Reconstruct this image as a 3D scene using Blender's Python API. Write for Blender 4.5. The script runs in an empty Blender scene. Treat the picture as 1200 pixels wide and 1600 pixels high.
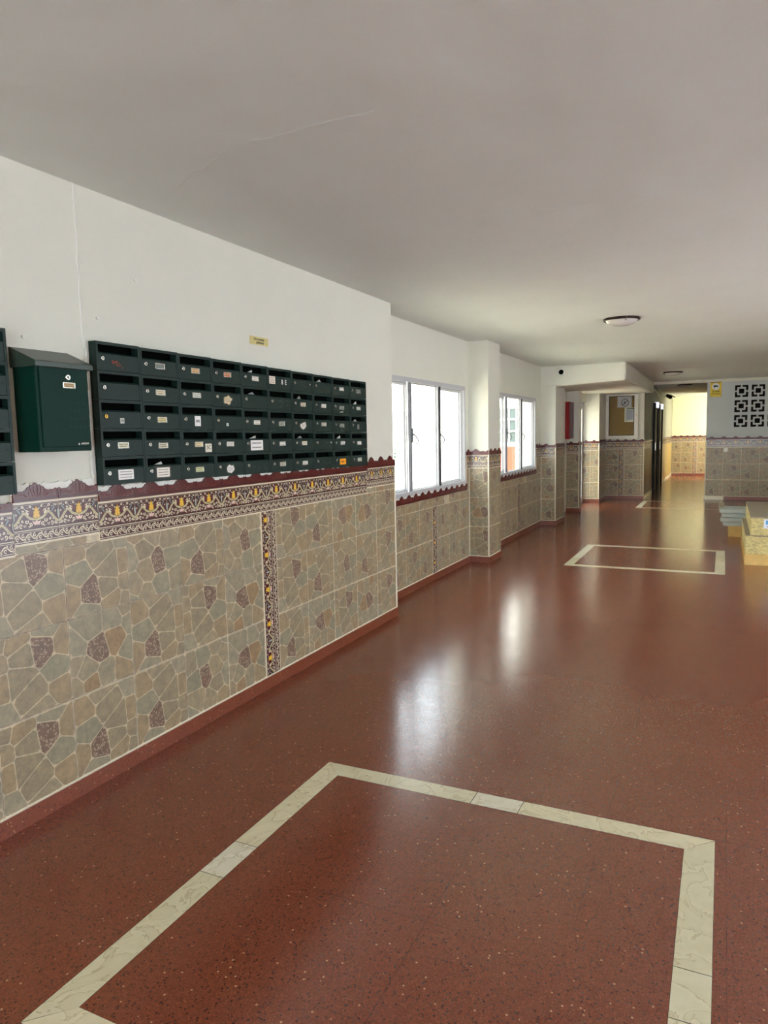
import bpy, math, random
from mathutils import Vector, Matrix

# ------------------------------------------------------------------ camera
scn = bpy.context.scene
COL = scn.collection
YAW, PITCH, ROLL, FPX = 0.445, 0.1064, 0.0196, 1112.3
cy_, sy_, cp_, sp_ = math.cos(YAW), math.sin(YAW), math.cos(PITCH), math.sin(PITCH)
fwd = Vector((-sy_ * cp_, cy_ * cp_, -sp_))
rgt = Vector((cy_, sy_, 0))
dwn = fwd.cross(rgt)
c_, s_ = math.cos(ROLL), math.sin(ROLL)
r2 = rgt * c_ + dwn * s_
d2 = dwn * c_ - rgt * s_
cam = bpy.data.cameras.new('camera')
cam.sensor_fit = 'VERTICAL'
cam.sensor_height = 32.0
cam.lens = FPX * 32.0 / 1600.0
cam.clip_start = 0.05
cam.clip_end = 200
camo = bpy.data.objects.new('camera', cam)
COL.objects.link(camo)
camo.matrix_world = Matrix(((r2.x, -d2.x, -fwd.x, 0), (r2.y, -d2.y, -fwd.y, 0), (r2.z, -d2.z, -fwd.z, 1.55), (0, 0, 0, 1)))
scn.camera = camo

# ------------------------------------------------------------------ sky, sun, added fill lights, exposure
world = bpy.data.worlds.new('world')
scn.world = world
world.use_nodes = True
bg = world.node_tree.nodes['Background']
bg.inputs[0].default_value = (0.80, 0.90, 1.0, 1)
bg.inputs[1].default_value = 26.0

sun = bpy.data.lights.new('sun', 'SUN')
sun.energy = 95
sun.angle = 0.01
sun.color = (1, 0.95, 0.86)
suno = bpy.data.objects.new('sun', sun)
COL.objects.link(suno)
suno.rotation_euler = Vector((-0.50, 0.55, -1.0)).to_track_quat('-Z', 'Y').to_euler()


def area(name, loc, direction, sx, sy, power, color):
    l = bpy.data.lights.new(name, 'AREA')
    l.shape = 'RECTANGLE'
    l.size, l.size_y = sx, sy
    l.energy = power
    l.color = color
    o = bpy.data.objects.new(name, l)
    COL.objects.link(o)
    o.location = loc
    o.rotation_euler = Vector(direction).to_track_quat('-Z', 'Y').to_euler()
    return o


area('fill_entrance', (0.4, -3.45, 1.3), (0, 1, 0), 4.4, 2.2, 60, (0.84, 1.0, 0.97))  # added fill behind the camera, stands in for unseen daylight
area('fill_right', (3.95, 5.5, 1.3), (-1, 0, 0), 4.6, 2.2, 27, (0.88, 1.0, 0.94))  # added fill from the unseen right side, brightens the hall
area('fill_passage', (0.75, 25.3, 1.4), (-1, 0.12, 0), 2.3, 2.2, 420, (1.0, 0.95, 0.72))  # added warm fill out of view, lights the passage end; no door built

vs = scn.view_settings
vs.view_transform = 'Standard'
vs.look = 'None'
vs.gamma = 1
vs.use_curve_mapping = False
vs.exposure = -1.80
scn.cycles.use_denoising = True
scn.cycles.denoising_prefilter = 'FAST'
scn.cycles.max_bounces = 12
scn.cycles.diffuse_bounces = 8
scn.cycles.glossy_bounces = 4
scn.cycles.transparent_max_bounces = 12
scn.cycles.sample_clamp_indirect = 10
scn.cycles.caustics_reflective = False
scn.cycles.caustics_refractive = False


# ------------------------------------------------------------------ helpers
def lin(c):
    return tuple(((x / 255) / 12.92 if x <= 10 else ((x / 255 + 0.055) / 1.055) ** 2.4) for x in c)


class Builder:
    """collects polygons into one mesh"""

    def __init__(s):
        s.v, s.f, s.c, s.m = [], [], [], []

    def face(s, pts, col=(255, 255, 255), mi=0):
        b = len(s.v)
        s.v += [tuple(p) for p in pts]
        s.f.append(list(range(b, b + len(pts))))
        s.c.append(col)
        s.m.append(mi)

    def box(s, x0, x1, y0, y1, z0, z1, col=(255, 255, 255), mi=0):
        P = [(x0, y0, z0), (x1, y0, z0), (x1, y1, z0), (x0, y1, z0), (x0, y0, z1), (x1, y0, z1), (x1, y1, z1), (x0, y1, z1)]
        s.hexa(P, col, mi)

    def hexa(s, P, col=(255, 255, 255), mi=0):
        b = len(s.v)
        s.v += [tuple(p) for p in P]
        for q in ((0, 3, 2, 1), (4, 5, 6, 7), (0, 1, 5, 4), (1, 2, 6, 5), (2, 3, 7, 6), (3, 0, 4, 7)):
            s.f.append([b + i for i in q])
            s.c.append(col)
            s.m.append(mi)

    def lathe(s, center, axis, prof, n=32, col=(255, 255, 255), mi=0):
        ax = Vector(axis).normalized()
        t = Vector((0, 0, 1)) if abs(ax.z) < 0.9 else Vector((1, 0, 0))
        u = ax.cross(t).normalized()
        w = ax.cross(u)
        c = Vector(center)
        b = len(s.v)
        for r, h in prof:
            for i in range(n):
                a = 2 * math.pi * i / n
                s.v.append(tuple(c + ax * h + (u * math.cos(a) + w * math.sin(a)) * max(r, 1e-5)))
        for k in range(len(prof) - 1):
            for i in range(n):
                j = (i + 1) % n
                s.f.append([b + k * n + i, b + k * n + j, b + (k + 1) * n + j, b + (k + 1) * n + i])
                s.c.append(col)
                s.m.append(mi)

    def tube(s, pts, r, n=8, col=(255, 255, 255), mi=0):
        pts = [Vector(p) for p in pts]
        b = len(s.v)
        for i, p in enumerate(pts):
            d = (pts[min(i + 1, len(pts) - 1)] - pts[max(i - 1, 0)]).normalized()
            t = Vector((0, 0, 1)) if abs(d.z) < 0.9 else Vector((1, 0, 0))
            u = d.cross(t).normalized()
            w = d.cross(u)
            for k in range(n):
                a = 2 * math.pi * k / n
                s.v.append(tuple(p + (u * math.cos(a) + w * math.sin(a)) * r))
        for i in range(len(pts) - 1):
            for k in range(n):
                j = (k + 1) % n
                s.f.append([b + i * n + k, b + i * n + j, b + (i + 1) * n + j, b + (i + 1) * n + k])
                s.c.append(col)
                s.m.append(mi)
        for e in (0, len(pts) - 1):
            s.f.append([b + e * n + k for k in range(n)])
            s.c.append(col)
            s.m.append(mi)

    def build(s, name, mats, parent=None, loc=(0, 0, 0), smooth=False, bevel=0):
        me = bpy.data.meshes.new(name)
        me.from_pydata(s.v, [], s.f)
        if not isinstance(mats, (list, tuple)):
            mats = [mats]
        for m in mats:
            me.materials.append(m)
        at = me.color_attributes.new('Col', 'FLOAT_COLOR', 'CORNER')
        buf = []
        for f, c in zip(s.f, s.c):
            l = lin(c[:3])
            a = c[3] if len(c) > 3 else 1.0
            for _ in f:
                buf += [l[0], l[1], l[2], a]
        at.data.foreach_set('color', buf)
        me.polygons.foreach_set('material_index', s.m)
        if smooth:
            me.polygons.foreach_set('use_smooth', [True] * len(me.polygons))
        me.update()
        o = bpy.data.objects.new(name, me)
        COL.objects.link(o)
        o.location = loc
        if parent:
            o.parent = parent
        if bevel:
            md = o.modifiers.new('bevel', 'BEVEL')
            md.width = bevel
            md.segments = 2
            md.limit_method = 'ANGLE'
        return o


def tag(o, label=None, cat=None, group=None, kind=None):
    if label:
        o['label'] = label
    if cat:
        o['category'] = cat
    if group:
        o['group'] = group
    if kind:
        o['kind'] = kind
    return o


def empty(name, loc, label, cat, group=None, kind=None):
    o = bpy.data.objects.new(name, None)
    o.empty_display_size = 0.05
    COL.objects.link(o)
    o.location = loc
    return tag(o, label, cat, group, kind)


def struct(o):
    o['kind'] = 'structure'
    return o


class Frame:
    """a wall's own plane: u along it, v across it, n out of it"""

    def __init__(s, o, u, v):
        s.o, s.u, s.v = Vector(o), Vector(u), Vector(v)
        s.n = s.u.cross(s.v)

    def p(s, u, v, w=0.0):
        return s.o + s.u * u + s.v * v + s.n * w


def clip_poly(poly, r):
    for ax, val, keep in ((0, r[0], 1), (0, r[1], -1), (1, r[2], 1), (1, r[3], -1)):
        out = []
        for i in range(len(poly)):
            a, b = poly[i - 1], poly[i]
            da, db = (a[ax] - val) * keep, (b[ax] - val) * keep
            if (da >= 0) != (db >= 0):
                t = da / (da - db)
                out.append((a[0] + (b[0] - a[0]) * t, a[1] + (b[1] - a[1]) * t))
            if db >= 0:
                out.append(b)
        poly = out
        if len(poly) < 3:
            return []
    return poly


def flat(B, fr, poly, w, col, rect=None):
    if rect:
        poly = clip_poly(poly, rect)
    if len(poly) >= 3:
        B.face([fr.p(u, v, w) for u, v in poly], col)


def ribbon(B, fr, pts, wd, w, col, rect=None):
    n = len(pts)
    L = []
    for i in range(n):
        a, b = pts[max(i - 1, 0)], pts[min(i + 1, n - 1)]
        dx, dy = b[0] - a[0], b[1] - a[1]
        m = math.hypot(dx, dy) or 1
        h = (wd[i] if isinstance(wd, list) else wd) / 2
        L.append((pts[i][0] - dy / m * h, pts[i][1] + dx / m * h, pts[i][0] + dy / m * h, pts[i][1] - dx / m * h))
    for a, b in zip(L, L[1:]):
        flat(B, fr, [(a[2], a[3]), (b[2], b[3]), (b[0], b[1]), (a[0], a[1])], w, col, rect)


def wbox(B, fr, u0, u1, v0, v1, w0, w1, col=(255, 255, 255), mi=0):
    B.hexa([fr.p(u0, v0, w1), fr.p(u1, v0, w1), fr.p(u1, v0, w0), fr.p(u0, v0, w0), fr.p(u0, v1, w1), fr.p(u1, v1, w1), fr.p(u1, v1, w0), fr.p(u0, v1, w0)], col, mi)


# ------------------------------------------------------------------ materials
def newmat(name):
    m = bpy.data.materials.new(name)
    m.use_nodes = True
    nt = m.node_tree
    return m, nt, nt.nodes['Principled BSDF']


def N(nt, t, **k):
    n = nt.nodes.new(t)
    for a, b in k.items():
        setattr(n, a, b)
    return n


def simple(name, rgb, rough=0.5, metal=0.0, noise=0.06, scale=30.0, bump=0.0):
    m, nt, P = newmat(name)
    c = lin(rgb)
    tc = N(nt, 'ShaderNodeTexCoord')
    no = N(nt, 'ShaderNodeTexNoise')
    no.inputs['Scale'].default_value = scale
    no.inputs['Detail'].default_value = 4
    nt.links.new(tc.outputs['Object'], no.inputs['Vector'])
    mx = N(nt, 'ShaderNodeMix', data_type='RGBA')
    mx.inputs[6].default_value = tuple(x * (1 - noise) for x in c) + (1,)
    mx.inputs[7].default_value = tuple(min(1, x * (1 + noise)) for x in c) + (1,)
    nt.links.new(no.outputs['Fac'], mx.inputs[0])
    nt.links.new(mx.outputs[2], P.inputs['Base Color'])
    P.inputs['Roughness'].default_value = rough
    P.inputs['Metallic'].default_value = metal
    if bump:
        b = N(nt, 'ShaderNodeBump')
        b.inputs['Strength'].default_value = 1
        b.inputs['Distance'].default_value = bump
        nt.links.new(no.outputs['Fac'], b.inputs['Height'])
        nt.links.new(b.outputs['Normal'], P.inputs['Normal'])
    return m


def plaster(name, rgb, rough=0.55):
    m, nt, P = newmat(name)
    c = lin(rgb)
    tc = N(nt, 'ShaderNodeTexCoord')
    a = N(nt, 'ShaderNodeTexNoise')
    a.inputs['Scale'].default_value = 2.2
    a.inputs['Detail'].default_value = 5
    b = N(nt, 'ShaderNodeTexNoise')
    b.inputs['Scale'].default_value = 45
    b.inputs['Detail'].default_value = 6
    for n in (a, b):
        nt.links.new(tc.outputs['Object'], n.inputs['Vector'])
    mx = N(nt, 'ShaderNodeMix', data_type='RGBA')
    mx.inputs[6].default_value = tuple(x * 0.95 for x in c) + (1,)
    mx.inputs[7].default_value = tuple(min(1, x * 1.03) for x in c) + (1,)
    nt.links.new(a.outputs['Fac'], mx.inputs[0])
    nt.links.new(mx.outputs[2], P.inputs['Base Color'])
    P.inputs['Roughness'].default_value = rough
    b1 = N(nt, 'ShaderNodeBump')
    b1.inputs['Strength'].default_value = 0.6
    b1.inputs['Distance'].default_value = 0.035
    nt.links.new(a.outputs['Fac'], b1.inputs['Height'])
    b2 = N(nt, 'ShaderNodeBump')
    b2.inputs['Strength'].default_value = 0.5
    b2.inputs['Distance'].default_value = 0.0015
    nt.links.new(b.outputs['Fac'], b2.inputs['Height'])
    nt.links.new(b1.outputs['Normal'], b2.inputs['Normal'])
    nt.links.new(b2.outputs['Normal'], P.inputs['Normal'])
    return m


def colmat(name, rough, noise=0.0, speckle=False, bump=0.0):
    """colour from the tile print, each stone its own tone"""
    m, nt, P = newmat(name)
    at = N(nt, 'ShaderNodeVertexColor', layer_name='Col')
    out = at.outputs['Color']
    tc = N(nt, 'ShaderNodeTexCoord')
    if noise:
        no = N(nt, 'ShaderNodeTexNoise')
        no.inputs['Scale'].default_value = 28
        no.inputs['Detail'].default_value = 8
        no.inputs['Roughness'].default_value = 0.7
        nt.links.new(tc.outputs['Object'], no.inputs['Vector'])
        cr = N(nt, 'ShaderNodeValToRGB')
        cr.color_ramp.elements[0].position = 0.3
        cr.color_ramp.elements[0].color = (1 - noise, 1 - noise, 1 - noise * 0.9, 1)
        cr.color_ramp.elements[1].position = 0.72
        cr.color_ramp.elements[1].color = (1 + noise, 1 + noise * .8, 1 + noise * 0.6, 1)
        nt.links.new(no.outputs['Fac'], cr.inputs[0])
        mx = N(nt, 'ShaderNodeMix', data_type='RGBA', blend_type='MULTIPLY')
        mx.inputs[0].default_value = 1
        nt.links.new(out, mx.inputs[6])
        nt.links.new(cr.outputs[0], mx.inputs[7])
        out = mx.outputs[2]
        if bump:
            bp = N(nt, 'ShaderNodeBump')
            bp.inputs['Strength'].default_value = 0.6
            bp.inputs['Distance'].default_value = bump
            nt.links.new(no.outputs['Fac'], bp.inputs['Height'])
            nt.links.new(bp.outputs['Normal'], P.inputs['Normal'])
    if speckle:
        vo = N(nt, 'ShaderNodeTexVoronoi')
        vo.inputs['Scale'].default_value = 160
        nt.links.new(tc.outputs['Object'], vo.inputs['Vector'])
        sp = N(nt, 'ShaderNodeSeparateColor')
        nt.links.new(vo.outputs['Color'], sp.inputs[0])
        g = N(nt, 'ShaderNodeMath', operation='GREATER_THAN')
        g.inputs[1].default_value = 0.8
        nt.links.new(sp.outputs[0], g.inputs[0])
        inv = N(nt, 'ShaderNodeMath', operation='SUBTRACT')
        inv.inputs[0].default_value = 1
        nt.links.new(at.outputs['Alpha'], inv.inputs[1])
        mu = N(nt, 'ShaderNodeMath', operation='MULTIPLY')
        nt.links.new(g.outputs[0], mu.inputs[0])
        nt.links.new(inv.outputs[0], mu.inputs[1])
        mx2 = N(nt, 'ShaderNodeMix', data_type='RGBA')
        nt.links.new(mu.outputs[0], mx2.inputs[0])
        nt.links.new(out, mx2.inputs[6])
        mx2.inputs[7].default_value = lin((205, 184, 160)) + (1,)
        out = mx2.outputs[2]
    nt.links.new(out, P.inputs['Base Color'])
    P.inputs['Roughness'].default_value = rough
    return m


def terrazzo(name, joints=True, rough=0.175):
    m, nt, P = newmat(name)
    tc = N(nt, 'ShaderNodeTexCoord')
    big = N(nt, 'ShaderNodeTexNoise')
    big.inputs['Scale'].default_value = 1.3
    big.inputs['Detail'].default_value = 6
    nt.links.new(tc.outputs['Object'], big.inputs['Vector'])
    mx = N(nt, 'ShaderNodeMix', data_type='RGBA')
    mx.inputs[6].default_value = lin((114, 54, 33)) + (1,)
    mx.inputs[7].default_value = lin((136, 69, 44)) + (1,)
    nt.links.new(big.outputs['Fac'], mx.inputs[0])
    out = mx.outputs[2]

    def chips(out, scale, thr, rad, rgb, k):
        vo = N(nt, 'ShaderNodeTexVoronoi')
        vo.inputs['Scale'].default_value = scale
        nt.links.new(tc.outputs['Object'], vo.inputs['Vector'])
        sp = N(nt, 'ShaderNodeSeparateColor')
        nt.links.new(vo.outputs['Color'], sp.inputs[0])
        g = N(nt, 'ShaderNodeMath', operation='GREATER_THAN')
        g.inputs[1].default_value = thr
        nt.links.new(sp.outputs[k], g.inputs[0])
        l = N(nt, 'ShaderNodeMath', operation='LESS_THAN')
        l.inputs[1].default_value = rad
        nt.links.new(vo.outputs['Distance'], l.inputs[0])
        mu = N(nt, 'ShaderNodeMath', operation='MULTIPLY')
        nt.links.new(g.outputs[0], mu.inputs[0])
        nt.links.new(l.outputs[0], mu.inputs[1])
        q = N(nt, 'ShaderNodeMix', data_type='RGBA')
        nt.links.new(mu.outputs[0], q.inputs[0])
        nt.links.new(out, q.inputs[6])
        q.inputs[7].default_value = lin(rgb) + (1,)
        return q.outputs[2]

    out = chips(out, 210, 0.66, 0.45, (98, 45, 30), 0)
    out = chips(out, 120, 0.80, 0.42, (70, 32, 24), 1)
    out = chips(out, 170, 0.76, 0.40, (148, 78, 52), 2)
    out = chips(out, 85, 0.968, 0.30, (200, 160, 124), 0)
    if joints:
        se = N(nt, 'ShaderNodeSeparateXYZ')
        nt.links.new(tc.outputs['Object'], se.inputs[0])
        ms = []
        for ax, off in ((0, 1.685), (1, -2.835)):
            ad = N(nt, 'ShaderNodeMath', operation='ADD')
            ad.inputs[1].default_value = off + 43.4
            nt.links.new(se.outputs[ax], ad.inputs[0])
            pp = N(nt, 'ShaderNodeMath', operation='PINGPONG')
            pp.inputs[1].default_value = 0.217
            nt.links.new(ad.outputs[0], pp.inputs[0])
            lt = N(nt, 'ShaderNodeMath', operation='LESS_THAN')
            lt.inputs[1].default_value = 0.0011
            nt.links.new(pp.outputs[0], lt.inputs[0])
            ms.append(lt)
        mxx = N(nt, 'ShaderNodeMath', operation='MAXIMUM')
        nt.links.new(ms[0].outputs[0], mxx.inputs[0])
        nt.links.new(ms[1].outputs[0], mxx.inputs[1])
        n3 = N(nt, 'ShaderNodeTexNoise')
        n3.inputs['Scale'].default_value = 1.7
        nt.links.new(tc.outputs['Object'], n3.inputs['Vector'])
        g3 = N(nt, 'ShaderNodeMapRange')
        g3.inputs[1].default_value = 0.42
        g3.inputs[2].default_value = 0.62
        g3.inputs[3].default_value = 0.1
        g3.inputs[4].default_value = 0.8
        nt.links.new(n3.outputs['Fac'], g3.inputs[0])
        mu = N(nt, 'ShaderNodeMath', operation='MULTIPLY')
        nt.links.new(mxx.outputs[0], mu.inputs[0])
        nt.links.new(g3.outputs[0], mu.inputs[1])
        q = N(nt, 'ShaderNodeMix', data_type='RGBA')
        nt.links.new(mu.outputs[0], q.inputs[0])
        nt.links.new(out, q.inputs[6])
        q.inputs[7].default_value = lin((52, 22, 16)) + (1,)
        out = q.outputs[2]
    nt.links.new(out, P.inputs['Base Color'])
    rn = N(nt, 'ShaderNodeTexNoise')
    rn.inputs['Scale'].default_value = 9
    rn.inputs['Detail'].default_value = 8
    nt.links.new(tc.outputs['Object'], rn.inputs['Vector'])
    mr = N(nt, 'ShaderNodeMapRange')
    mr.inputs[3].default_value = rough - 0.04
    mr.inputs[4].default_value = rough + 0.07
    nt.links.new(rn.outputs['Fac'], mr.inputs[0])
    nt.links.new(mr.outputs[0], P.inputs['Roughness'])
    P.inputs['IOR'].default_value = 1.75
    return m


def marble(name, a, b, vein):
    m, nt, P = newmat(name)
    at = N(nt, 'ShaderNodeVertexColor', layer_name='Col')
    tc = N(nt, 'ShaderNodeTexCoord')
    no = N(nt, 'ShaderNodeTexNoise')
    no.inputs['Scale'].default_value = 7
    no.inputs['Detail'].default_value = 8
    no.inputs['Distortion'].default_value = 1.2
    nt.links.new(tc.outputs['Object'], no.inputs['Vector'])
    cr = N(nt, 'ShaderNodeValToRGB')
    e = cr.color_ramp.elements
    e[0].position, e[0].color = 0.30, lin(a) + (1,)
    e[1].position, e[1].color = 0.70, lin(b) + (1,)
    v = e.new(0.505)
    v.color = lin(vein) + (1,)
    v1 = e.new(0.49)
    v1.color = lin(b) + (1,)
    v2 = e.new(0.52)
    v2.color = lin(a) + (1,)
    nt.links.new(no.outputs['Fac'], cr.inputs[0])
    mx = N(nt, 'ShaderNodeMix', data_type='RGBA', blend_type='MULTIPLY')
    mx.inputs[0].default_value = 1
    nt.links.new(cr.outputs[0], mx.inputs[6])
    nt.links.new(at.outputs['Color'], mx.inputs[7])
    nt.links.new(mx.outputs[2], P.inputs['Base Color'])
    P.inputs['Roughness'].default_value = 0.22
    return m


def thin_glass(name, tint=(0.97, 0.99, 0.98), gloss=0.08, rough=0.01):
    m = bpy.data.materials.new(name)
    m.use_nodes = True
    nt = m.node_tree
    nt.nodes.clear()
    o = N(nt, 'ShaderNodeOutputMaterial')
    t = N(nt, 'ShaderNodeBsdfTransparent')
    t.inputs[0].default_value = tint + (1,)
    g = N(nt, 'ShaderNodeBsdfGlossy')
    g.inputs['Roughness'].default_value = rough
    lw = N(nt, 'ShaderNodeFresnel')
    lw.inputs[0].default_value = 1.45
    mx = N(nt, 'ShaderNodeMixShader')
    ge = N(nt, 'ShaderNodeNewGeometry')
    fr0 = N(nt, 'ShaderNodeMath', operation='SUBTRACT')
    fr0.inputs[0].default_value = 1
    nt.links.new(ge.outputs['Backfacing'], fr0.inputs[1])
    fr1 = N(nt, 'ShaderNodeMath', operation='MULTIPLY')
    nt.links.new(lw.outputs[0], fr1.inputs[0])
    nt.links.new(fr0.outputs[0], fr1.inputs[1])
    nt.links.new(fr1.outputs[0], mx.inputs[0])
    nt.links.new(t.outputs[0], mx.inputs[1])
    nt.links.new(g.outputs[0], mx.inputs[2])
    nt.links.new(mx.outputs[0], o.inputs[0])
    return m


def emit(name, rgb, st):
    m = bpy.data.materials.new(name)
    m.use_nodes = True
    P = m.node_tree.nodes['Principled BSDF']
    P.inputs['Base Color'].default_value = (0.8, 0.8, 0.8, 1)
    P.inputs['Emission Color'].default_value = lin(rgb) + (1,)
    P.inputs['Emission Strength'].default_value = st
    return m


M_PLASTER = plaster('white_plaster', (223, 222, 208))
M_CEIL = plaster('ceiling_plaster', (220, 227, 220), 0.7)
M_GREYWALL = plaster('pale_grey_plaster', (200, 206, 206))
M_CREAMWALL = plaster('cream_plaster', (240, 240, 214))
M_STONE = colmat('stone_print_tile', 0.32, 0.30, True, 0.0012)
M_ORN = colmat('glazed_ornament_tile', 0.22)
M_CREST = colmat('maroon_glazed_tile', 0.28, 0.12, False, 0.0006)
M_TERR = terrazzo('red_terrazzo')
M_SKIRT = terrazzo('red_terrazzo_skirting', False, 0.3)
M_MARBLE = marble('cream_marble', (240, 236, 214), (230, 225, 200), (204, 194, 162))
M_GREEN = simple('dark_green_enamel', (24, 44, 38), 0.45, 0, 0.08, 12)
M_GREEN.node_tree.nodes['Principled BSDF'].inputs['Specular IOR Level'].default_value = 0.25
M_GREENBOX = simple('bottle_green_enamel', (2, 44, 34), 0.5, 0, 0.08, 10)
M_GREENBOX.node_tree.nodes['Principled BSDF'].inputs['Specular IOR Level'].default_value = 0.15
M_ROOFG = simple('green_enamel_lid', (46, 62, 52), 0.35, 0, 0.05, 10)
M_BLACK = simple('black_interior', (10, 12, 11), 0.7)
M_BLACK.node_tree.nodes['Principled BSDF'].inputs['Specular IOR Level'].default_value = 0.0
M_STEEL = simple('nickel', (205, 203, 196), 0.25, 0.9)
M_BRASS = simple('brass', (200, 160, 80), 0.3, 0.9)
M_FRAME = simple('white_window_profile', (188, 188, 190), 0.4, 0, 0.02)
M_GASKET = simple('dark_gasket', (30, 32, 36), 0.6)
M_MIDGREY = simple('shaded_profile_grey', (120, 122, 128), 0.5)  # white profile with shade put into its colour
M_TRIMW = simple('pale_corner_profile', (232, 226, 206), 0.35, 0, 0.03)
M_WHITE = simple('white_paint', (236, 236, 228), 0.5, 0, 0.02)
M_GLASS = thin_glass('window_glass')
M_BRONZE = simple('dark_bronze', (48, 38, 30), 0.35, 0.8)
M_FROST = simple('frosted_glass_bowl', (205, 203, 198), 0.25, 0, 0.02)
M_WOOD = simple('pine_wood', (212, 176, 104), 0.6, 0, 0.2, 14)
M_PAINT = colmat('printed_colour', 0.5)


# ------------------------------------------------------------------ flagstone print: three designs, turned
def voronoi_tile(seed, n, size, gap):
    rnd = random.Random(seed)
    pts = []
    tries = 0
    while len(pts) < n and tries < 4000:
        tries += 1
        p = (rnd.random() * size, rnd.random() * size)
        dmin = size * (0.17 + 0.10 * rnd.random())
        if all(math.hypot(p[0] - q[0], p[1] - q[1]) > dmin for q in pts):
            pts.append(p)
    cells = []
    tones = [(158, 145, 118), (154, 144, 118), (152, 144, 120), (150, 146, 122), (158, 140, 110), (150, 138, 112), (156, 148, 124), (148, 142, 118), (158, 144, 116)]
    cen = size / 2
    sp = min(range(len(pts)), key=lambda i: math.hypot(pts[i][0] - cen * 1.1, pts[i][1] - cen * 1.15))
    for i, p in enumerate(pts):
        e = gap * 0.5
        poly = [(e, e), (size - e, e), (size - e, size - e), (e, size - e)]
        for j, q in enumerate(pts):
            if i == j:
                continue
            mx, my = (p[0] + q[0]) / 2, (p[1] + q[1]) / 2
            dx, dy = q[0] - p[0], q[1] - p[1]
            L = math.hypot(dx, dy)
            dx, dy = dx / L, dy / L
            out = []
            for k in range(len(poly)):
                a, b = poly[k - 1], poly[k]
                da = (a[0] - mx) * dx + (a[1] - my) * dy + gap / 2
                db = (b[0] - mx) * dx + (b[1] - my) * dy + gap / 2
                if (da <= 0) != (db <= 0):
                    t = da / (da - db)
                    out.append((a[0] + (b[0] - a[0]) * t, a[1] + (b[1] - a[1]) * t))
                if db <= 0:
                    out.append(b)
            poly = out
            if len(poly) < 3:
                break
        if len(poly) < 3:
            continue
        sm = []
        for k in range(len(poly)):
            a, b = poly[k], poly[(k + 1) % len(poly)]
            sm.append((a[0] * .88 + b[0] * .12, a[1] * .88 + b[1] * .12))
            sm.append((a[0] * .12 + b[0] * .88, a[1] * .12 + b[1] * .88))
        col = tones[rnd.randrange(len(tones))]
        if i == sp:
            col = (122, 100, 84, 0.5)
        elif rnd.random() < 0.06:
            col = (154, 130, 98)
        cells.append((sm, col))
    return cells


TS = 0.356
TILES = [voronoi_tile(s, 14, TS, 0.0046) for s in (5, 11, 23)]


def dado(name, fr, us, zs, parent, seed=1, cut=None):
    """flagstone print tiles between u joints us and v joints zs; cut = (u0,u1,v0,v1) list left free"""
    B = Builder()
    rnd = random.Random(seed)
    g = 0.0025
    for i in range(len(us) - 1):
        u0, u1 = us[i], us[i + 1]
        if u1 - u0 < 0.01:
            continue
        for j in range(len(zs) - 1):
            v0, v1 = zs[j], zs[j + 1]
            t = TILES[rnd.choice((0, 0, 0, 0, 1, 2))]
            r = rnd.choice((0, 0, 0, 2, 2))
            if cut and u0 >= cut[0] - 1e-4 and u1 <= cut[1] + 1e-4 and v1 <= cut[3] + 1e-4 and v0 >= cut[2] - 1e-4:
                continue
            wbox(B, fr, u0 + g, u1 - g, v0 + g, v1 - g, -0.007, 0, (196, 184, 156))
            # grout behind
            wbox(B, fr, u0 - g * 0.5, u1 + g * 0.5, v0 - g * 0.5, v1 + g * 0.5, -0.0078, -0.0001, (240, 230, 206))
            for poly, col in t:
                P = []
                for x, y in poly:
                    for _ in range(r):
                        x, y = TS - y, x
                    P.append((u0 + x, v0 + y) if j < len(zs) - 2 or v1 - v0 > 0.3 else (u0 + x, v0 + y))
                flat(B, fr, P, 0.0004, col, (u0 + g, u1 - g, v0 + g, v1 - g))
    o = B.build(name, M_STONE, parent)
    return o


# ------------------------------------------------------------------ ornament border tiles
DK = (70, 34, 38)
MAR = (122, 44, 50)
CRM = (226, 212, 186)
YEL = (222, 172, 52)
YG = (176, 164, 74)
TEAL = (126, 142, 140)
PNK = (228, 196, 182)


def curl(cx, cy, r0, r1, a0, a1, n=10):
    return [(cx + (r0 + (r1 - r0) * i / n) * math.cos(a0 + (a1 - a0) * i / n), cy + (r0 + (r1 - r0) * i / n) * math.sin(a0 + (a1 - a0) * i / n)) for i in range(n + 1)]


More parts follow.
